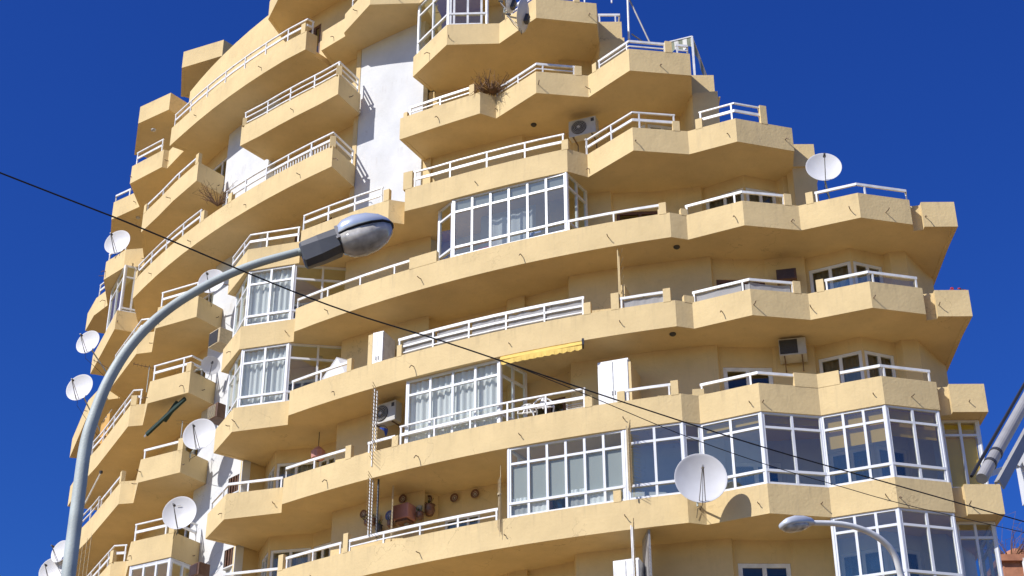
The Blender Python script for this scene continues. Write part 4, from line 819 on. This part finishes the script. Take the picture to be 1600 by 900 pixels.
# television aerials
def aerial(base, hgt, dirv, label, n=7, span=.7):
    b = Vector(base); t = thing('tv_aerial', label, 'aerial', base, 'aerials on the west balconies'); m = MB(); m.tube([b, b + Vector((0, 0, hgt))], .014, 6); m.build('mast', 'galv', t)
    d = Vector(dirv).normalized(); s_ = d.cross(Vector((0, 0, 1))).normalized(); c = b + Vector((0, 0, hgt-.05)); m = MB(); m.tube([c - d*span*.4, c + d*span*.8], .012, 5); m.build('boom', 'iron', t); m = MB()
    for i in range(n): p = c - d*span*.35 + d*span*1.1*i/(n-1); w_ = .2*(1-.06*i); m.tube([p - s_*w_, p + s_*w_], .006, 4)
    m.build('element', 'iron', t, kind='stuff')
aerial((-12.35, 50.65, Z[10]+1.25), 1.0, (-1, -.3, .1), 'thin aerial on a white stick above the curved rail behind the lamp post')
aerial((-14.55, 53.9, Z[11]+.2), .9, (-1, -.2, .5), 'aerial with an angled arm between the two left edge dishes', 4, .9)
aerial(((-10.51,48.2,24.234)[0], 48.3, Z[9]+1.1), .7, (0, -1, 0), 'bare rod aerial beside the large dish right of the green awning', 2, .2)
aerial(((22.533,60.0,52.276)[0]+.5, 62, 25.5), 1.6, (-1, 0, .1), 'distant small aerial against the sky near the right edge', 5, .8)
# white awning pole stowed under a far left balcony
t = thing('awning_pole', 'long white pole leaning under the far left balcony', 'pole', (-14.194,53.0,24.112)); m = MB(); m.tube([(-13.993,52.4,25.309), (-14.726,53.6,24.701)], .03, 6); m.build('pole', 'white', t); m = MB(); m.lathe((-13.993,52.4,25.309), (0, -.3, 1), [(.001, -.06), (.06, -.03), (.06, .05), (.001, .07)], 8); m.build('knob', 'dark', t)
t = thing('cloth', 'orange cloth hanging on the left edge balcony', 'cloth', (-14.6, 54.2, Z[10]+1.2)); m = MB(); wavy(m, (-14.75, 54.5), (-14.25, 53.6), Z[10]+.8, Z[10]+2.0, .03, 3); m.build('fabric', 'orange', t); m = MB(); m.tube([(-14.8, 54.6, Z[10]+2.02), (-14.2, 53.5, Z[10]+2.02)], .015, 5); m.build('rod', 'white', t)
# bundle of canes beside the frosted enclosure
t = thing('cane_bundle', 'thin pale bundle of canes standing at the left post of the frosted enclosure', 'canes', (*on(7, E_, (-0.32,40.67), -.06), Z[7]+.55)); c = Vector(t.location)
m = MB(); rnd = random.Random(5)
for i in range(6): m.tube([c + Vector((rnd.uniform(-.05, .05), rnd.uniform(-.03, .03), rnd.uniform(-.25, 0))), c + Vector((rnd.uniform(-.04, .04), rnd.uniform(-.02, .02), 1.7+rnd.uniform(-.4, .1)))], .006, 4)
m.build('canes', 'cane', t, kind='stuff')
m = MB(); m.lathe(c + Vector((0, 0, .9)), (0, 0, 1), [(.05, 0), (.055, .03), (.05, .06)], 10); m.build('tie', 'cane', t)
# ---------------------------------------------------------------- street lamps
YL = 12.2
t = thing('street_lamp', 'tall grey street lamp in the foreground with long curved arm and glass bowl', 'street lamp', ((-3.399,12.2,6.255)[0], YL, 0), 'street lamps')
cl = [Vector(p) for p in ((-3.404,12.2,6.255), (-3.409,12.2,6.837), (-3.411,12.2,7.332), (-3.374,12.2,7.616), (-3.286,12.2,7.964), (-3.125,12.2,8.303), (-2.88,12.2,8.601), (-2.564,12.2,8.842), (-2.2,12.2,9.036), (-1.747,12.2,9.187))]
def catmull(P, n):
    out = []
    for i in range(len(P)-1):
        p0, p1, p2, p3 = P[max(i-1, 0)], P[i], P[i+1], P[min(i+2, len(P)-1)]
        for k in range(n):
            u = k/n; out.append(0.5*((2*p1) + (p2-p0)*u + (2*p0-5*p1+4*p2-p3)*u*u + (3*p1-p0-3*p2+p3)*u**3))
    return out + [P[-1]]
x0 = cl[0].x; sp = catmull(cl, 6); full = [Vector((x0, YL, 0)), Vector((x0, YL, 2)), Vector((x0, YL, 4))] + sp
rr = [.075, .066, .058] + [.056-.023*i/(len(sp)-1) for i in range(len(sp))]
m = MB(); m.tube(full, rr, 20); m.build('pole', 'galv', t, smooth=True)
m = MB(); m.lathe((x0, YL, 0), (0, 0, 1), [(.2, 0), (.2, .03), (.09, .04), (.09, .5), (.075, .52)], 16); m.build('base', 'galv', t)
m = MB(); m.obox((x0, YL-.075, 1.0), Vector((1, 0, 0)), Vector((0, 1, 0)), Vector((0, 0, 1)), .05, .012, .2); m.build('access_door', 'galv', t)
a = Vector((-1.8,12.2,9.161)); bq = Vector((-1.023,12.2,9.43)); D = (bq-a).normalized(); S = Vector((0, 1, 0)); S = (S - D*S.dot(D)).normalized(); U = D.cross(S); U = U if U.z > 0 else -U; LN = (bq-a).length
def ring(u, w_, hu, hd, n=18, pw=.75):
    o = []
    for k in range(n):
        t_ = 2*PI*k/n; cs, sn = math.cos(t_), math.sin(t_); y = w_*math.copysign(abs(cs)**pw, cs); z = (hu if sn > 0 else hd)*math.copysign(abs(sn)**pw, sn); o.append(a + D*(u*LN) + S*y + U*z)
    return o
def loft(rings, name, mat, smooth=True):
    n = len(rings[0]); m = MB(); m.add([p for r in rings for p in r], [(i*n+k, i*n+(k+1) % n, (i+1)*n+(k+1) % n, (i+1)*n+k) for i in range(len(rings)-1) for k in range(n)] + [tuple(range(n))[::-1], tuple(range((len(rings)-1)*n, len(rings)*n))]); return m.build(name, mat, t, smooth=smooth)
gear = plain('dark_grey_paint', (.075, .078, .085), .45, var=.15); canopy = plain('pale_canopy', (.60, .66, .74), .22, .35, var=.06)
ge = [ring(u, w_, hu, hd, 8, .45) for u, w_, hu, hd in ((.0, .075, .05, .13), (.02, .09, .06, .16), (.2, .105, .075, .15), (.40, .115, .085, .12), (.42, .10, .07, .10))]
loft(ge, 'gear_housing', gear, False)
up = [ring(u, w_, hu, .012) for u, w_, hu in ((.40, .09, .07), (.42, .125, .11), (.5, .155, .155), (.62, .17, .17), (.76, .165, .155), (.88, .135, .115), (.96, .085, .065), (1.0, .03, .02))]
loft(up, 'canopy', canopy)
bowl = [ring(u, w_, .0, hd) for u, w_, hd in ((.415, .1, .06), (.43, .125, .10), (.52, .150, .15), (.64, .160, .165), (.78, .152, .145), (.9, .12, .10), (.975, .06, .045))]
for r_ in bowl:
    for i, p in enumerate(r_): r_[i] = p - U*.016
loft(bowl, 'glass_bowl', 'milk')
rim = [ring(u, w_, .012, .016) for u, w_ in ((.405, .1), (.42, .132), (.52, .163), (.64, .176), (.78, .171), (.9, .14), (.985, .07), (1.004, .03))]
loft(rim, 'rim_gasket', 'black')
m = MB(); m.obox(a + D*(LN*.415) - S*.1 + U*.02, D, S, U, .012, .025, .06); m.obox(a + D*(LN*.43) - S*.11 - U*.03, D, S, U, .035, .01, .012); m.build('latch', 'grey_metal', t)
m = MB(); m.tube([a - D*.02, a + D*.1], .036, 14); m.build('spigot', 'galv', t)
# second lamp, nearer the tower
t = thing('street_lamp', 'small white street lamp at the lower right with flat head on a bent arm', 'street lamp', ((5.531,22.5,10.132)[0]+.3, 22.8, 0), 'street lamps')
cl = [Vector(p) for p in ((5.468,22.5,10.133), (5.39,22.4,10.4), (5.229,22.3,10.573), (4.972,22.2,10.697), (4.627,22.1,10.754), (4.168,22.0,10.734))]; b0 = cl[0]
sp = catmull(cl, 5); m = MB(); m.tube([Vector((b0.x+.12, 22.6, 0)), Vector((b0.x+.1, 22.6, 4.5)), Vector((b0.x+.06, 22.58, b0.z-.5))] + sp, [.08, .07, .055] + [.05-.012*i/(len(sp)-1) for i in range(len(sp))], 14); m.build('pole', 'white', t, smooth=True)
m = MB(); m.lathe((b0.x+.12, 22.6, 0), (0, 0, 1), [(.18, 0), (.18, .03), (.1, .04), (.1, .5), (.08, .52)], 14); m.build('base', 'galv', t)
a = Vector((4.186,22.0,10.734)); bq = Vector((3.719,21.7,10.573)); D = (bq-a).normalized(); S = Vector((0, 1, 0)); S = (S - D*S.dot(D)).normalized(); U = D.cross(S); U = U if U.z > 0 else -U; LN = (bq-a).length
loft([ring(u, w_, hu, hd) for u, w_, hu, hd in ((-.02, .055, .045, .035), (.06, .08, .07, .045), (.3, .115, .10, .05), (.6, .13, .11, .055), (.85, .12, .085, .05), (1.0, .07, .045, .03))], 'lamp_head', plain('pale_blue_grey_paint', (.62, .65, .68), .35, .2, var=.06))
bowl = [ring(u, w_, .0, hd) for u, w_, hd in ((.25, .085, .06), (.4, .105, .08), (.7, .11, .085), (.9, .08, .065), (.96, .035, .035))]
for r_ in bowl:
    for i, p in enumerate(r_): r_[i] = p - U*.02
loft(bowl, 'glass_bowl', 'milk')
# tube fixture on a bracket at the right edge
t = thing('tube_fixture', 'grey metal tube with clamp bands slanting in from the right edge', 'metal tube', (2.313,7.0,4.901))
a, b = Vector((2.122,7.0,4.717)), Vector((2.748,7.6,5.652)); d = (b-a).normalized()
m = MB(); m.tube([a, a + d*.02, b], [.027, .029, .029], 18); m.build('tube', 'grey_metal', t, smooth=False)
for s_ in (.14, .24): m = MB(); m.tube([a + d*(s_-.01), a + d*(s_+.01)], .032, 18); m.build('clamp_band', 'dark', t)
m = MB(); o = Vector((.055, -.01, -.035)); m.bar(a + d*.02 + o, b + o, .022, .012); m.bar(a + d*.02 + o*1.3, b + o*1.3, .008, .05); m.build('angle_profile', 'grey_metal', t)
m = MB(); o = Vector((-.045, 0, .012)); m.tube([a + d*.0 + o, b + o], .008, 6); m.build('conduit', 'black', t)
t = thing('steel_bracket', 'white painted steel bracket and post at the right edge behind the tube', 'bracket', ((2.579,8.0,4.631)[0], 8.0, 0))
m = MB(); m.bar((2.326,7.6,5.005), (2.657,8.0,5.248), .03, .03); m.build('arm', 'white', t); m = MB(); m.bar((2.583,7.9,5.188), (2.744,7.9,5.435), .03, .03); m.build('brace', 'white', t)
p = Vector((2.662,8.0,5.255)); m = MB(); m.bar((p.x+.035, 8.0, 0), (p.x+.035, 8.0, p.z+.04), .09, .09); m.build('bracket_post', 'white', t); m = MB(); m.box((p.x-.03, 7.94, p.z-.22), (p.x+.0, 8.06, p.z+.02)); m.build('end_plate', 'white', t)
# ---------------------------------------------------------------- overhead cables
def cable(pts, r, label, name='overhead_cable', lead=True):
    P = [Vector(p) for p in pts]; P = ([P[0] + (P[0]-P[1])*6] if lead else []) + P + [P[-1] + (P[-1]-P[-2])*6]
    m = MB(); m.tube(catmull(P, 5), r, 8); o = m.build(name, 'black', None, smooth=True); tag(o, label, 'cable', 'cables across the view')
cable(((-2.946,8.0,7.105), (-2.265,8.5,7.063), (-1.597,9.0,7.001), (-1.072,9.4,6.979), (-0.426,9.8,6.96), (0.259,10.2,6.906), (0.895,10.6,6.874), (1.868,11.2,6.834), (2.917,11.8,6.804), (4.039,12.4,6.751)), .005, 'thick black cable running from the left edge down to the lower right')
cable(((-0.076,10.05,6.961), (0.445,10.5,6.961), (1.197,11.0,6.865), (1.867,11.4,6.802), (2.492,11.8,6.796), (3.062,12.2,6.817), (4.22,13.0,6.904)), .003, 'thin black cable branching off below the thick one at the lower right', lead=False)
# ---------------------------------------------------------------- neighbouring house at the right edge
bl = Vector((18.49,60.0,24.897)); t = thing('terracotta_house', 'terracotta coloured house corner at the bottom right edge with rounded roof cowl and white downpipe', 'house', (bl.x+6, 64, 0))
m = MB(); m.box((bl.x, 60, 0), (bl.x+14, 70, bl.z)); m.build('wall', 'brickred', t)
m = MB(); m.box((bl.x-.15, 59.85, bl.z), (bl.x+14, 70, bl.z+.25)); m.build('roof_edge', 'brickred', t)
m = MB(); m.tube([(bl.x+.75, 59.9, bl.z+.1), (bl.x+.7, 59.9, 2)], .06, 8); m.build('downpipe', 'white', t)
m = MB(); m.lathe((bl.x+1.0, 61.5, bl.z+.2), (0, 0, 1), [(.6, 0), (.58, .35), (.4, .75), (.12, .9), (.001, .92)], 16); m.build('roof_dome', 'brickred', t, smooth=True)
t = plant((bl.x+.6, 61, bl.z+.3), 1.9, 60, 'bare reddish bush on the roof of the terracotta house', 'bush', up=1.2, spread=.9, name='bare_bush', pot_r=0)
